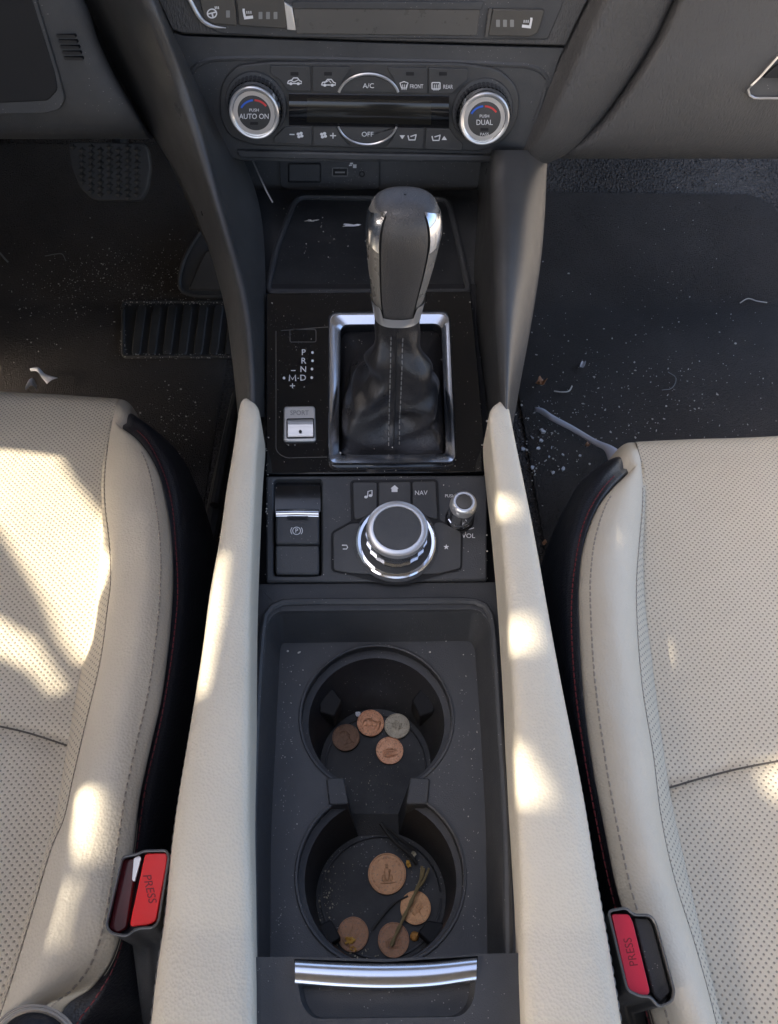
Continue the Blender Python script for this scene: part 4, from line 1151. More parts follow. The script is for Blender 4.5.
seat('cream perforated leather passenger seat beside the floor mat strewn with white crumbs', FR, PR, SR, ER, TR, DR, lipR, [(669, 788, .033), (700, 779, .033), (735, 770, .033), (778, 761.5, .034), (870, 745, .034), (1120, 735, .034)], -1, (.25, .25, -.20))

# rolled corner of the driver seat back at the lower left edge
sb = thing('seat_back_corner', 'dark rounded seat back corner with pale piping by the driver seat cushion', 'seat back corner', U(30, 1018, .10))
rows = []
for k, (r, z) in enumerate(((1.0, .050), (1.0, .084), (.975, .089), (.92, .0915), (.86, .0918), (.80, .0905))):
    rows.append([U(34 + 46 * r * math.cos(R(a)) , 1047 + 43 * r * math.sin(R(a)) - (a > 270) * 0, z) for a in range(180, 361, 6)])
MB().grid(rows).build('piped_rim', m_cream, sb, smooth=80)
rows = []
for r, z in ((.82, .089), (.77, .0925), (.6, .096), (.3, .098), (0.01, .099)):
    rows.append([U(34 + 46 * r * math.cos(R(a)), 1047 + 43 * r * math.sin(R(a)), z) for a in range(180, 361, 6)])
MB().grid(rows).build('centre', m_darkleather, sb, smooth=80)
b = MB()
for r in (.875, .95):
    b.tube([U(34 + 46 * r * math.cos(R(a)), 1047 + 43 * r * math.sin(R(a)), 0.0918 - (r > .9) * .0010) for a in range(182, 360, 6)], .0008, 6)
b.build('piping', m_creamthread, sb)

# ------------------------------------------------------------------ seat belt buckles
def buckle(label, hs_mat, hs, btnpx, slot, slot_mat, z, words, tx, rot, basept, tail):
    g = thing('seat_belt_buckle', label, 'seat belt buckle', basept)
    pl = Plane(U(sum(p[0] for p in hs) / len(hs), sum(p[1] for p in hs) / len(hs), z), (0, -.10, 1))
    # housing: shell with a rim, walls tapering down to the stalk
    out = rounded(hs, 5, 5); c = sum((Vector(p) for p in out), Vector((0, 0))) / len(out)
    inn = [tuple(Vector(p) + (c - Vector(p)).normalized() * 2.4) for p in out]
    T0 = [pl.pt(x, y, 0) for x, y in out]; T1 = [pl.pt(x, y, .0014) for x, y in out]; 
    mid = [pl.pt(x + (c.x - x) * .02, y + (c.y - y) * .02, .0020) for x, y in out]
    I1 = [pl.pt(x, y, .0012) for x, y in inn]; I0 = [pl.pt(x, y, -.010) for x, y in inn]
    cc_ = pl.pt(c.x, c.y, 0); tv = Vector(tail)
    low = [cc_ + (p - cc_) * .86 + Vector((0, -.004, -.045)) for p in T0]
    low2 = [Vector((tv.x, tv.y, cc_.z - .11)) + (p - cc_) * .62 for p in T0]
    low3 = [Vector((tv.x, tv.y - .02, -.2)) + (p - cc_) * .45 for p in T0]
    b = MB(); b.grid([low3, low2, low, T0, T1, mid, I1, I0], closed=True); b.cap(I0)
    h = b.build('housing', m_plastic, g, smooth=50)
    b = MB(); b.tube(mid + mid[:1], .0007, 6); b.build('rim', m_slot, h)
    b = MB(); b.slab(rounded(btnpx, 3.2, 4), pl, .0012, thick=.010); bt = b.build('release_button', hs_mat, g, bevel=.0022, seg=4)
    b = MB(); text(b, 'PRESS', tx[0], tx[1], 8.2, pl, .00125, rot=rot, sx=1.0, slant=.12); b.build('lettering', m_redink, bt)
    b = MB(); b.slab(rounded(slot, 3), pl, -.0035, thick=.006); b.build('latch_slot', slot_mat, g, bevel=.0015)
    b = MB(); ch = slot[:2]
    return g, pl
g, pl = buckle('black seat belt buckle with bright red button by the driver seat', m_redbtn, [(122, 856), (138, 853), (144, 850), (167, 849.5), (169.5, 856), (159, 922), (154, 928), (137, 929), (126, 937), (110, 934), (105.5, 926)],
    [(145, 853.5), (167, 852.5), (167, 862), (156, 921), (148, 925.5), (130, 926.5), (130.5, 920)], [(122, 859), (138, 857), (127, 928), (118, 934), (108, 929)], m_redreflect, .086, 'PRESS', (149.5, 889), -78, U(136, 895, .03), U(146, 1000, .01))
b = MB(); b.slab(rounded([(134, 858), (139, 855.5), (141, 858), (134.5, 882), (132, 880)], 2), pl, -.0012, thick=.002); b.build('latch_edge', m_satin, g)
g, pl = buckle('black seat belt buckle with faded pink red button by the passenger seat', m_pinkbtn, [(607.5, 910), (626, 906.5), (633, 914), (650, 914), (656, 922), (675, 992), (672, 1003), (659, 1008), (650, 997), (640, 997), (627, 991)],
    [(611.5, 914), (629, 914), (633, 922), (650, 991), (648, 996), (634, 995), (628, 988)], [(634, 917), (648, 918), (653, 925), (671, 992), (661, 1003), (654, 995)], m_plastic2, .086, 'PRESS', (631, 952), 104, U(642, 950, .03), U(655, 1040, .01))

# ------------------------------------------------------------------ pedals and mats
bp = thing('brake_pedal', 'black rubber brake pedal with moulded wavy tread under the dashboard', 'pedal', UY(110, 172, 1.0))
BP = Plane(UY(110, 172, .985), (0, -.80, .60))
ppx = rounded([(68, 144), (74, 141.5), (144, 143), (148, 150), (150, 168), (146.5, 190), (140, 201), (93, 200), (80, 188), (71, 166)], 4, 4)
b = MB(); b.slab(ppx, BP, 0, thick=.014); pdl = b.build('pad', m_pedal, bp, bevel=.003, seg=3)
b = MB()
def inside(x, y, poly):
    c = False; n = len(poly)
    for i in range(n):
        (x0, y0), (x1, y1) = poly[i], poly[i - 1]
        if (y0 > y) != (y1 > y) and x < (x1 - x0) * (y - y0) / (y1 - y0) + x0: c = not c
    return c
for i in range(9):
    for j in range(9):
        x = 73 + i * 9.2 + (j % 2) * 0; y = 147 + j * 6.3 + (i % 2) * 3.15
        if not all(inside(x + dx, y + dy, ppx) for dx, dy in ((-4, 0), (4, 0), (0, 3), (0, -3))): continue
        A = [BP.pt(x, y - 3.4, .0004), BP.pt(x + 3.9, y, .0004), BP.pt(x, y + 3.4, .0004), BP.pt(x - 3.9, y, .0004), BP.pt(x + .5, y, .0034), BP.pt(x - .5, y, .0034)]
        b.add(A, [(0, 1, 4), (1, 2, 4), (2, 3, 5), (3, 0, 5), (0, 4, 5), (2, 5, 4)])
b.build('tread', m_pedal, bp, smooth=0)
b = MB(); b.tube([BP.pt(118, 160, -.012), BP.pt(120, 110, -.05), BP.pt(122, 70, -.12)], .010, 10); b.build('arm', m_plastic2, bp)
ap = thing('accelerator_pedal', 'black accelerator pedal half hidden behind the console rail', 'pedal', FL(200, 290))
AP = Plane(FL(205, 270) + Vector((0, -.02, .03)), (0, -.75, .66))
b = MB(); b.slab(rounded([(196, 236), (225, 200), (245, 200), (245, 296), (184, 296), (179, 288), (182, 262)], 6), AP, 0, thick=.018); b.build('pad', m_plastic2, ap, bevel=.003)
b = MB(); b.tube([AP.pt(x, y, .002) for x, y in resample([(200, 232), (186, 255), (180, 275), (181, 290), (190, 295), (225, 296)], 24)], .0032, 8); b.build('edge', m_pedal, ap)
b = MB(); b.slab(rounded([(205, 250), (240, 250), (240, 291), (187, 290)], 5), AP, .006, thick=.01); b.build('tread', m_pedal, ap, bevel=.003)

def mat(label, pts, base):
    g = thing('floor_mat', label, 'floor mat', base)
    return g
fm = thing('floor_mat', 'black driver floor mat with a ribbed heel pad covered in dusty crumbs', 'floor mat', FL(100, 330))
def mat_sheet(par, xa, xb, y0, y1, rc):
    rows = []; N_ = 60
    for i in range(N_ + 1):
        y = y0 + (y1 - y0) * i / N_
        d = min(y - y0, y1 - y); k = rc - math.sqrt(max(0, rc * rc - (rc - d) ** 2)) if d < rc else 0
        rows.append([Vector((a_, y, floor_z(y) + dz)) for a_, dz in ((xa + k, -.001), (xa + k, .0055), (xa + k + .004, .0065))] +
                    [Vector((xa + k + (xb - xa - 2 * k) * t / 8, y, floor_z(y) + .006)) for t in range(1, 8)] +
                    [Vector((a_, y, floor_z(y) + dz)) for a_, dz in ((xb - k - .004, .0065), (xb - k, .0055), (xb - k, -.001))])
    return MB().grid(rows).build('mat', m_mat, par, smooth=50)
mat_sheet(fm, -.70, FL(232, 330).x, .35, 1.22, .05)
HP = Plane(FL(175, 330, .007), (0, 0, 1))
b = MB(); b.slab(rect(123, 302, 262, 357, 5), HP, 0, thick=.003); hp = b.build('heel_pad', m_pedal, fm, bevel=.002)
for k in range(9):
    x = 131 + k * 15.5
    b = MB(); b.slab(rounded([(x + 6, 305), (x + 15, 305), (x + 9, 354), (x, 354)], 4), HP, .003, thick=.004); b.build('rib', m_pedal, hp, bevel=.0025, seg=3)
b = MB(); b.tube([HP.pt(x, y, .001) for x, y in rect(123, 302, 262, 357, 5) + [(123, 310)]], .0030, 8); b.build('border', m_pedal, hp)
fm2 = thing('floor_mat', 'black passenger floor mat scattered with white crumbs before the seat', 'floor mat', FL(660, 330))
mat_sheet(fm2, FL(512, 360).x, .70, .35, 1.16, .06)
# seat rail seen in the gap beside the driver seat
rl = thing('seat_rail', 'black seat rail on the floor between driver seat and console', 'seat rail', FL(225, 470))
b = MB(); b.tube([FL(x, y, .03) for x, y in ((238, 405), (222, 470), (208, 540), (204, 620))], .010, 8); b.build('track', m_plastic2, rl)
b = MB(); b.tube([FL(x, y, .05) for x, y in ((236, 395), (226, 440), (214, 505))], .006, 8); b.build('wire_cover', m_plastic, rl)

# ------------------------------------------------------------------ coins
def coin_mesh(r, th, kind):
    b = MB()
    b.lathe((0, 0, 0), (0, 0, 1), (1, 0, 0), [(r * .985, 0), (r, th * .12), (r, th * .88), (r * .985, th), (r * .94, th), (r * .915, th * .84), (r * .5, th * .84), (0, th * .84)], 64)
    return b
def relief(b, r, th, kind, seed):
    q = random.Random(seed); z = th * .84
    def blob(cx, cy, rx, ry, h, rot=0):
        c_, s_ = math.cos(rot), math.sin(rot); rows = []
        for f, hh in ((1, 0), (.8, .6), (.45, .92), (0.02, 1)):
            rows.append([Vector(((cx + (rx * f * math.cos(a) * c_ - ry * f * math.sin(a) * s_)) * r, (cy + (rx * f * math.cos(a) * s_ + ry * f * math.sin(a) * c_)) * r, z + h * hh)) for a in [2 * math.pi * k / 16 for k in range(16)]])
        b.grid(rows, closed=True)
    h = .00045
    if kind == 'head':
        blob(.02, .12, .30, .40, h); blob(.26, .06, .10, .09, h * .8); blob(.08, -.34, .22, .26, h * .9); blob(.0, -.58, .46, .18, h); blob(-.12, .34, .28, .22, h * 1.1); blob(.14, -.12, .12, .12, h)
    elif kind == 'building':
        blob(0, -.02, .60, .10, h)
        for k in range(9): blob(-.48 + k * .12, -.18, .035, .18, h)
        blob(0, -.36, .62, .06, h); blob(0, .12, .30, .07, h); blob(0, -.46, .5, .05, h)
    elif kind == 'shield':
        blob(0, -.05, .38, .50, h * .7)
        for k in range(5): blob(-.26 + k * .13, -.12, .035, .36, h)
        blob(0, .32, .40, .08, h); blob(0, -.02, .62, .07, h)
    elif kind == 'tower':
        blob(0, -.05, .16, .34, h * 1.2); blob(0, .36, .10, .12, h); blob(0, -.44, .46, .06, h); blob(-.2, -.22, .10, .18, h); blob(.2, -.22, .10, .18, h); blob(.02, .12, .22, .12, h * 1.1)
    # worn ring of small marks round the edge
    for k in range(22):
        a = R(-70 + k * 14.5)
        if q.random() < .85: blob(.77 * math.cos(a), .77 * math.sin(a), .045, .06, h * .55, a)
COINS = [
    (346, 738, .0072, .00952, 'head', m_cop_dark, 'dark tarnished penny, leftmost coin in the far cup holder', 'penny', .4),
    (370.5, 723.5, .0076, .00952, 'head', m_cop_red, 'shiny red copper penny touching the back of the far cup holder', 'penny', 1.2),
    (397, 726.5, .0072, .00895, 'shield', m_cop_red, 'small grey brown coin, rightmost in the far cup holder', 'coin', -.5),
    (389.5, 751, .0064, .00952, 'building', m_cop_bright, 'bright orange copper penny nearest the camera in the far cup holder', 'penny', .15),
    (387, 874, .0004, .01213, 'tower', m_quarter, 'large browned quarter with tower relief in the near cup holder', 'quarter', .05),
    (415.5, 908, .0010, .00952, 'shield', m_cop_pale, 'pale orange penny under the twig on the right of the near cup holder', 'penny', 2.2),
    (353, 934.5, .0006, .00952, 'head', m_cop_dark, 'dull purple brown penny under a yellow leaf flake in the near cup holder', 'penny', -.8),
    (393.5, 940, .0006, .00952, 'building', m_cop_pink, 'dusty pinkish brown penny under the lower end of the twig', 'penny', .1)]
for i, (px, py, z, r, kind, mt, lab, cat, rot) in enumerate(COINS):
    if i == 2: mt = m_dime
    if i == 6: mt = m_cop_pink
    th = .00152 if r < .011 else .00175
    o = coin_mesh(r, th, kind).build('coin', mt, None, smooth=40)
    b = MB(); relief(b, r, th, kind, i)
    b.lathe((0, 0, -.00002), (0, 0, 1), (1, 0, 0), [(r * .999, th * .9), (r * .988, th * 1.02), (r * .945, th * 1.02), (r * .925, th * .86)], 64)
    wn = mt.copy(); wn.name = 'worn_' + mt.name; bs = wn.node_tree.nodes['Principled BSDF']; lk = bs.inputs['Base Color'].links[0]; src = lk.from_socket
    hs = wn.node_tree.nodes.new('ShaderNodeMix'); hs.data_type = 'RGBA'; hs.blend_type = 'SCREEN'; hs.inputs['Factor'].default_value = .14 if i == 0 else .30
    wn.node_tree.links.new(src, hs.inputs[6]); hs.inputs[7].default_value = (.55, .36, .20, 1) if i != 2 else (.5, .45, .34, 1)
    wn.node_tree.links.new(hs.outputs[2], bs.inputs['Base Color'])
    b.build('relief', wn, o, smooth=40)
    o.location = U(px, py, z)
    o.rotation_euler = ((.06 if i == 1 else .0), (.05 if i in (5, 3) else 0), rot)
    tag(o, lab, cat, 'coins in the cup holders')

# ------------------------------------------------------------------ twigs, leaf bits, crumbs
def single(b, name, mat_, label, cat, smooth=40, group=None, **k):
    o = b.build(name, mat_, None, smooth=smooth, **k); c = sum((v.co for v in o.data.vertices), Vector()) / len(o.data.vertices)
    for v in o.data.vertices: v.co -= c
    o.location = c; return tag(o, label, cat, group)
b = MB(); P_ = resample([(391, 946, .0035), (397, 932, .005), (405, 915, .0062), (412, 900, .0072), (417, 889, .0075), (421, 878, .008), (424, 868, .0085)], 22)
b.tube([U(*p) for p in P_], [.0011 + .0003 * math.sin(k * 1.7) for k in range(22)], 7)
b.tube([U(*p) for p in resample([(417, 889, .0075), (423, 882, .008), (429, 868, .009)], 10)], .0008, 6)
b.tube([U(*p) for p in resample([(421, 878, .008), (421.5, 872, .0085), (422, 866, .009)], 6)], .0009, 6)
single(b, 'twig', m_twig, 'brown forked twig lying across two coins in the near cup holder', 'twig')
b = MB(); b.tube([U(*p) for p in resample([(380, 823, .012), (388, 834, .010), (398, 845, .008), (409, 854, .006), (417, 864, .004)], 18)], .0012, 7)
b.tube([U(*p) for p in resample([(380, 823, .012), (392, 832, .009), (404, 842, .007), (416, 851, .004)], 18)], .0009, 7)
single(b, 'twig', m_darktwig, 'dark bent stem at the back of the near cup holder', 'stem')
b = MB(); b.tube([U(*p) for p in resample([(372, 930, .002), (384, 914, .0025), (396, 902, .002), (408, 896, .002)], 18)], .0007, 6); single(b, 'twig', m_darktwig, 'very thin dark fibre on the floor of the near cup holder', 'fibre')
def flake(px, pl_z, mat_, name, label, cat, group=None, jag=.35, curl=.0012, seed=1, thick=.0004):
    q = random.Random(seed); c = U(px[0], px[1], pl_z); s = (U(px[0] + 1, px[1], pl_z) - c).length
    rx, ry, rot = px[2] * s, px[3] * s, px[4]
    rows = []; n = 16; rad = [1 - jag * q.random() for _ in range(n)]
    for f in (0.02, .5, 1):
        rows.append([c + Vector((rx * f * rad[k] * math.cos(2 * math.pi * k / n) * math.cos(rot) - ry * f * rad[k] * math.sin(2 * math.pi * k / n) * math.sin(rot),
                                 rx * f * rad[k] * math.cos(2 * math.pi * k / n) * math.sin(rot) + ry * f * rad[k] * math.sin(2 * math.pi * k / n) * math.cos(rot),
                                 curl * f * f * (1 + .6 * math.sin(3 * 2 * math.pi * k / n + seed)))) for k in range(n)])
    b = MB(); b.grid(rows, closed=True); return single(b, name, mat_, label, cat, 60, group, solid=thick)
flake((350, 941, 6.5, 5, .3), .0024, m_leafyellow, 'leaf_flake', 'ragged yellow leaf flake lying on the dull penny', 'leaf flake', jag=.65, seed=3)
flake((353, 949, 5, 2.5, -.3), .0014, m_leafyellow, 'leaf_flake', 'small yellow leaf shred below the yellow flake in near cup holder', 'leaf flake', jag=.6, seed=8)
flake((414.5, 936, 5.2, 4.6, .2), .0022, m_leaforange, 'leaf_flake', 'round orange leaf bit beside the dusty pink penny', 'leaf flake', jag=.2, curl=-.0015, seed=4)
flake((413, 854, 4.5, 4, .8), .004, m_chaff, 'leaf_flake', 'pale straw flake at the back right of the near cup holder', 'leaf flake', jag=.6, seed=5)
flake((408.5, 864.5, 3.2, 4.5, .5), .003, m_leafyellow, 'leaf_flake', 'thin tan leaf bit touching the big quarter', 'leaf flake', jag=.5, seed=6)
flake((358, 714.5, 2.6, 3, .3), .0085, m_paper, 'paper_crumb', 'tiny white paper crumb behind the coins in the far cup holder', 'paper crumb', jag=.3, seed=7)
flake((540.5, 384.5, 6, 4.5, .3), FLZ + .01, m_leafbrown, 'dry_leaf', 'curled orange brown dry leaf on the passenger mat beside the console', 'dry leaf', jag=.35, curl=.008, seed=9)
flake((587, 446, 3.4, 2.2, .5), FLZ + .012, m_leafbrown, 'dry_leaf', 'small pinkish leaf bit under the white plastic strip', 'dry leaf', jag=.3, curl=.004, seed=10)
flake((544, 544, 3.4, 2.6, .5), FLZ + .012, m_leafbrown, 'dry_leaf', 'small brown leaf bit in the gap beside the passenger seat', 'dry leaf', jag=.4, curl=.004, seed=18)
flake((183.5, 466.5, 3.6, 3.2, .2), FLZ + .012, m_chaff, 'crumb', 'beige crumb on the floor beside the driver seat', 'crumb', jag=.15, curl=-.004, seed=11, thick=.004)
flake((582, 366.5, 2.4, 6.0, -.5), FLZ + .010, m_paper, 'paper_scrap', 'small white paper roll in the middle of the passenger mat', 'paper scrap', jag=.2, curl=.005, seed=12)
flake((352, 226, 11, 2.6, .05), .121, m_paper, 'paper_scrap', 'torn white paper shred in the bin behind the gear knob', 'paper scrap', jag=.6, curl=.001, seed=13)
flake((311, 221, 9, 1.8, .1), .121, m_crumb, 'paper_scrap', 'faint white smear of paper at the left of the bin', 'paper scrap', jag=.75, curl=.0006, seed=14)
def ribbon3(L, Rr, name, mat_, label, cat, th=.0006, n=40):
    a = [U(*p) for p in resample(L, n)]; c = [U(*p) for p in resample(Rr, n)]
    b = MB(); b.grid([[p.lerp(q, k / 4) + Vector((0, 0, .002 * math.sin(math.pi * k / 4))) for k in range(5)] for p, q in zip(a, c)]); return single(b, name, mat_, label, cat, 80, solid=th)
ribbon3([(534.5, 407.0, -.262), (543, 408.6, -.256), (552, 414.6, -.252), (574, 426.5, -.250), (597, 440.0, -.245), (611, 445.5, -.235), (622, 452, -.225)],
        [(534.5, 411, -.262), (541, 414, -.258), (550, 420, -.254), (573, 432, -.252), (596, 446, -.248), (604, 450.5, -.240), (609, 463, -.230)],
        'plastic_strip', m_strip, 'long white plastic strip running from passenger mat to the seat corner', 'plastic strip')
ribbon3([(30, 368.5, FLZ + .02), (38, 367.5, FLZ + .03), (45, 374, FLZ + .025), (58, 378, FLZ + .02)], [(31, 371.5, FLZ + .02), (37, 371.5, FLZ + .03), (42, 378, FLZ + .022), (47, 384, FLZ + .015)],
        'paper_scrap', m_paper, 'folded white paper scrap on the floor before the driver seat', 'paper scrap')
ribbon3([(26, 387, -.02), (30, 379, .0), (33, 378.5, .0), (37, 386, -.02)], [(26, 390, -.03), (30, 386, -.01), (33, 386, -.01), (37, 390, -.03)], 'paper_scrap', m_paper, 'white paper corner peeking over the front edge of driver seat', 'paper scrap')
def hair(pts, label, mat_=None, r=.0007):
    b = MB(); b.tube([FL(x, y, .010) for x, y in resample(pts, 16)], r, 5); single(b, 'fibre', mat_ or m_crumb, label, 'fibre')
hair([(740, 303), (748, 298.5), (757, 301), (767, 302.5)], 'pale bent fibre near the right edge of the passenger mat', r=.001)
hair([(554, 391), (562, 392), (569, 391), (572, 386)], 'thin white bent wire on the mat beside the dry leaf', r=.0012)
hair([(662, 390), (672, 388), (676, 378), (668, 372)], 'faint curled grey fibre in the middle of the passenger mat', m_grey)
hair([(45, 256), (56, 254), (62, 254), (66, 261)], 'thin pale fibre on the driver carpet below the brake pedal', m_grey)
hair([(0, 253), (4, 258), (8, 262)], 'short pale straw at the left edge of the driver footwell', m_grey, .0015)

def bits(name, mat_, spots, lift, seed):
    "many small irregular chips lying about, one object"
    q = random.Random(seed); b = MB()
    for (p, s) in spots:
        n = 5; a0 = q.random() * 6.28; st = q.uniform(.18, .9) if q.random() < .6 else q.uniform(.6, 1.0); ca, sa = math.cos(a0 * 3), math.sin(a0 * 3); s = s * (1.25 if st < .4 else .9)
        up = []
        for k in range(n):
            X = s * math.cos(a0 + k * 1.2566) * q.uniform(.6, 1.1); Y = s * st * math.sin(a0 + k * 1.2566) * q.uniform(.6, 1.1)
            up.append(p + Vector((X * ca - Y * sa, X * sa + Y * ca, lift + s * q.uniform(.1, .5))))
        dn = [Vector((u.x, u.y, p.z - .0004)) for u in up]
        b.prism(up, dn)
    o = b.build(name, mat_, None, smooth=0); o['kind'] = 'stuff'; return o
def gauss_spots(q, cx, cy, sx, sy, n, s0, s1, fn, clip=None, rot=0):
    out = []
    while len(out) < n:
        u, v = q.gauss(0, sx), q.gauss(0, sy); x = cx + u * math.cos(rot) - v * math.sin(rot); y = cy + u * math.sin(rot) + v * math.cos(rot)
        if clip and not clip(x, y): continue
        out.append((fn(x, y), s0 * (s1 / s0) ** (q.random() ** 2.2)))
    return out
q = random.Random(5)
fl = lambda x, y: FL(x, y, .0065)
S_ = gauss_spots(q, 600, 395, 60, 55, 330, .0006, .0026, fl, lambda x, y: x > 520 and y < 445 or (x > 515 and x < 590 and y < 520))
S_ += gauss_spots(q, 690, 300, 60, 70, 120, .0005, .0017, fl, lambda x, y: x > 545 and y < 440)
S_ += gauss_spots(q, 545, 440, 15, 22, 80, .0007, .0030, fl, lambda x, y: x > 515)
S_ += gauss_spots(q, 725, 400, 50, 25, 70, .0006, .0020, fl, lambda x, y: x > 545 and y < 436)
bits('crumbs', m_crumb, S_, 0, 1)
S_ = [(FL(x, y, .0065), s) for x, y, s in ((543, 432, .0065), (532, 438, .004), (541, 441, .0038), (523, 449.5, .0035), (538, 449, .0042), (563, 469, .0048), (553, 473, .0042), (532, 468, .004), (563, 455, .003), (549, 457, .003), (541, 430, .004), (580, 456, .003), (551.5, 448, .0028))]
bits('paper_shreds', m_paper, S_, .001, 2)
S_ = gauss_spots(q, 140, 275, 55, 20, 430, .0005, .0019, fl, lambda x, y: y > 215 and x < 236)
S_ += gauss_spots(q, 175, 425, 18, 26, 130, .0005, .0022, fl, lambda x, y: y < 490 and x < 232 and x > 125)
S_ += gauss_spots(q, 60, 300, 40, 22, 180, .0005, .0018, fl, lambda x, y: x > -5)
S_ += [(HP.pt(q.uniform(124, 240), 302 + q.gauss(0, 1.6), .003), .0005 + .0012 * q.random() ** 2) for _ in range(150)]
S_ += [(HP.pt(q.uniform(124, 238), 356 + q.gauss(0, 1.4), .003), .0005 + .0012 * q.random() ** 2) for _ in range(120)]
S_ += [(HP.pt(123 + q.gauss(0, 1.5), q.uniform(330, 356), .003), .0005 + .001 * q.random() ** 2) for _ in range(40)]
bits('crumbs', m_crumb, S_, 0, 3)
t1 = lambda x, y: TRIM.pt(x, y, .0004); t2 = lambda x, y: TRAY.pt(x, y, .0003)
S_ = [(t1(q.uniform(268, 486), q.uniform(296, 578)), .0002 + .00035 * q.random() ** 3) for _ in range(150)]
S_ += [(TRIM.pt(q.choice((q.gauss(267, .8), q.gauss(487, 1.2))), q.uniform(430, 580), .0), .0003 + .0006 * q.random() ** 2) for _ in range(26)]
S_ += [(TRIM.pt(q.uniform(340, 440), q.gauss(457, .8), .0), .0003 + .0004 * q.random() ** 2) for _ in range(26)]
S_ += [(t1(x, y), s) for x, y, s in ((446, 401, .0014), (272, 303, .0010), (487, 421, .0012), (482, 445, .0007), (265, 449, .0007), (470, 302, .0007), (340, 453, .0012))]
S_ += [(t2(x, y), s) for x, y, s in ((288, 651, .0010), (299, 652.5, .0017), (430, 652, .0009), (446, 641, .0008), (303, 670, .0006), (300, 685, .0006), (291, 703, .0006), (474, 749, .0007), (285, 757, .0006), (466, 676, .0005), (297, 824, .0007), (478, 833, .0006), (462, 690, .0005))]
S_ += [(t2(q.uniform(277, 298), q.uniform(650, 940)), .00025 + .0003 * q.random() ** 2) for _ in range(45)]
S_ += [(t2(q.uniform(462, 482), q.uniform(650, 940)), .00025 + .0003 * q.random() ** 2) for _ in range(45)]
S_ += [(BIN.pt(q.uniform(276, 455), q.uniform(205, 285), .002), .00025 + .0005 * q.random() ** 3) for _ in range(80)]
bits('dust_specks', m_crumb, S_, 0, 4)
cf = lambda z: (lambda x, y: U(x, y, z + .0003))
S_ = gauss_spots(q, 325, 898, 5, 22, 70, .0003, .0012, cf(0), lambda x, y: x > 318 and y < 935)
S_ += gauss_spots(q, 340, 890, 14, 25, 70, .0002, .0006, cf(0), lambda x, y: x > 318)
S_ += gauss_spots(q, 360, 955, 18, 5, 45, .0004, .0014, cf(0), lambda x, y: y < 962)
S_ += gauss_spots(q, 380, 780, 14, 18, 60, .0002, .0006, cf(.006)) + gauss_spots(q, 402, 850, 10, 10, 30, .0003, .0010, cf(0.0))
bits('chaff', m_chaff, S_, 0, 6)

# ------------------------------------------------------------------ roof that shades the cabin, added sun-mask wall, sun and sky
SUN = Vector((-.75, -.20, .62)).normalized()
ROOFZ, WX = .95, -.74
def towall(p): return p + SUN * ((WX - p.x) / SUN.x)
patches = [
    ([(-30, 452), (0, 449), (30, 452), (64, 457), (76, 478), (101, 509), (108, 545), (122, 543), (112, 560), (104, 590), (98, 606), (93, 640), (82, 668), (62, 640), (47, 605), (18, 558), (0, 528), (-40, 500)], .037),
    ([(76, 795), (92, 786), (106, 792), (113, 812), (112, 845), (100, 868), (84, 866), (74, 835)], .070),
    ([(509, 640), (511, 626), (517, 618), (528, 615), (540, 619), (546, 631), (549, 651), (540, 650), (525, 649), (510, 651)], .120),
    ([(495, 499), (510, 499), (522, 500), (527, 510), (529, 522), (517, 517), (497, 517)], .130),
    ([(514, 742), (526, 748), (545, 778), (557, 806), (535, 803), (517, 800)], .112),
    ([(763, 765), (800, 762), (800, 800), (779, 798), (770, 784)], .036),
    ([(-30, 612), (0, 615), (40, 640), (70, 690), (60, 700), (30, 670), (-30, 640)], .036),
    ([(221, 550), (230, 556), (225, 610), (219, 640), (209, 690), (197, 702), (204.5, 640), (211, 600)], .115),
    ([(70, 880), (84, 880), (66, 945), (52, 960)], .062)]
DG = bpy.context.evaluated_depsgraph_get(); DG.update()
def seen(x, y, z):
    ok_, loc, nor, idx, ob, mx = SC.ray_cast(DG, CAM, ray(x, y).normalized())
    return loc if ok_ and abs(loc.z - z) < .03 else U(x, y, z)
holes = [[towall(seen(x, y, z)) for x, y in px] for px, z in patches]
WP = Plane((WX, 0, 0), (1, 0, 0), (0, 1, 0))
b = MB()
loop = [Vector((WX, y, z)) for y, z in ((-1.3, -.3), (1.55, -.3), (1.55, .34), (1.10, ROOFZ - .01), (-1.3, ROOFZ - .01))]
rear = [Vector((WX, y, z)) for y, z in ((-1.2, .28), (-.40, .28), (-.40, .86), (-1.2, .86))]
floor_light_gap = [Vector((WX, y, z)) for y, z in ((.46, -.275), (.80, -.275), (.80, -.12), (.46, -.12))]  # opening added to let sun glow on the driver footwell floor
b.plate3([loop, rear, floor_light_gap] + holes, WP, .004)  # unseen side wall, its holes cut to shape the sun patches
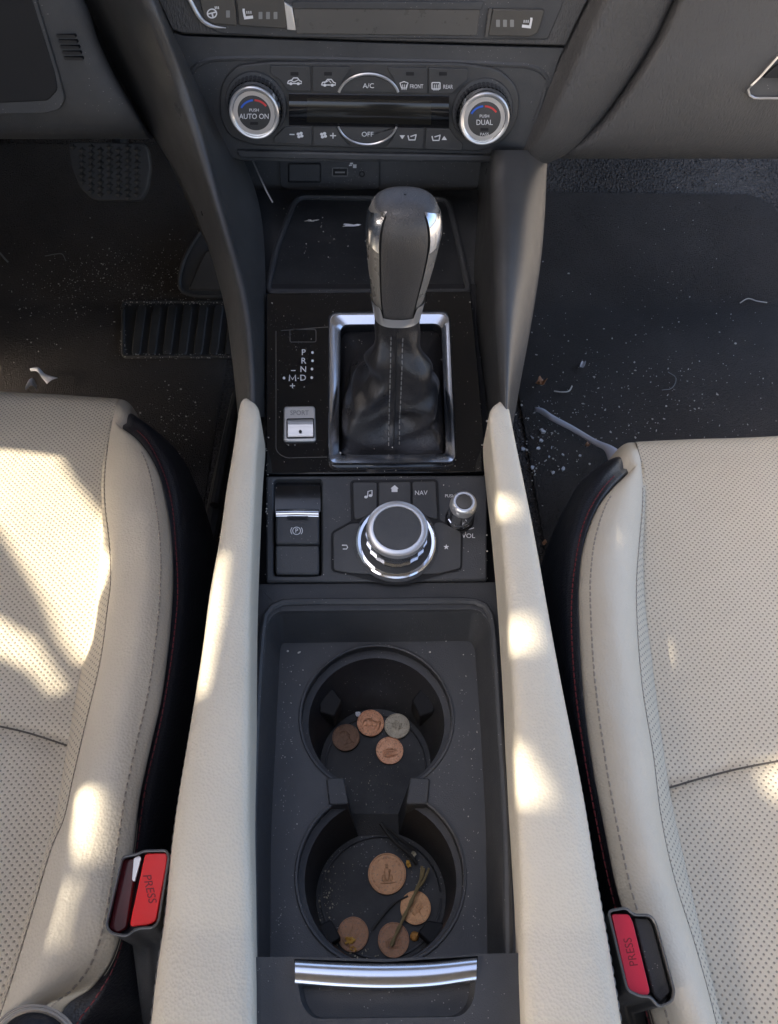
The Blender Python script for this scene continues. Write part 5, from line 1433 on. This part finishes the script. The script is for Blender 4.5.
b.grid([[Vector((-.73, -1.3, -.3)), Vector((.73, -1.3, -.3))], [Vector((-.73, -1.3, .16)), Vector((.73, -1.3, .16))]])
b.build('sun_mask_wall', m_maskwall, None, smooth=0)['kind'] = 'structure'
b = MB(); b.grid([[Vector((x, y, -.62)) for x in (-40, -10, -2, 0, 2, 10, 40)] for y in (-40, -10, 0, 10, 40)]); struct(b.build('ground', m_ground))
RP = Plane((0, 0, ROOFZ), (0, 0, 1))
b = MB()
loops = [[Vector((x, y, ROOFZ)) for x, y in ((-.775, -1.35), (.80, -1.35), (.80, 1.04), (-.775, 1.04))],
         [Vector((x, y, ROOFZ)) for x, y in ((-.40, -.02), (.36, -.02), (.36, .56), (-.40, .56))]]
b.plate3(loops, RP, .004)
b.build('roof', m_headliner, None, smooth=0)['kind'] = 'structure'

w = bpy.data.worlds.new('World'); SC.world = w; w.use_nodes = True
nt = w.node_tree; bg = nt.nodes['Background']; sky = nt.nodes.new('ShaderNodeTexSky')
sky.sky_type = 'NISHITA'; sky.sun_disc = False
el = math.asin(SUN.z); az = math.atan2(SUN.x, SUN.y)
sky.air_density = .7; sky.dust_density = 5.0; sky.ozone_density = .3
sky.sun_elevation = el; sky.sun_rotation = az
nt.links.new(sky.outputs[0], bg.inputs['Color']); bg.inputs['Strength'].default_value = .13
sd = bpy.data.lights.new('sun', 'SUN'); sd.energy = 2.3; sd.angle = R(.8); sd.color = (1.0, .91, .75)
so = bpy.data.objects.new('sun', sd); COL.objects.link(so); so.rotation_euler = SUN.to_track_quat('Z', 'Y').to_euler()
vs = SC.view_settings; vs.view_transform = 'Standard'; vs.look = 'None'; vs.gamma = 1.0; vs.exposure = 2.4
try:
    SC.cycles.use_denoising = True; SC.cycles.denoiser = 'OPENIMAGEDENOISE'
except Exception: pass
SC.cycles.max_bounces = 8; SC.cycles.diffuse_bounces = 5; SC.cycles.glossy_bounces = 4; SC.cycles.transmission_bounces = 2
SC.cycles.sample_clamp_indirect = 4.0
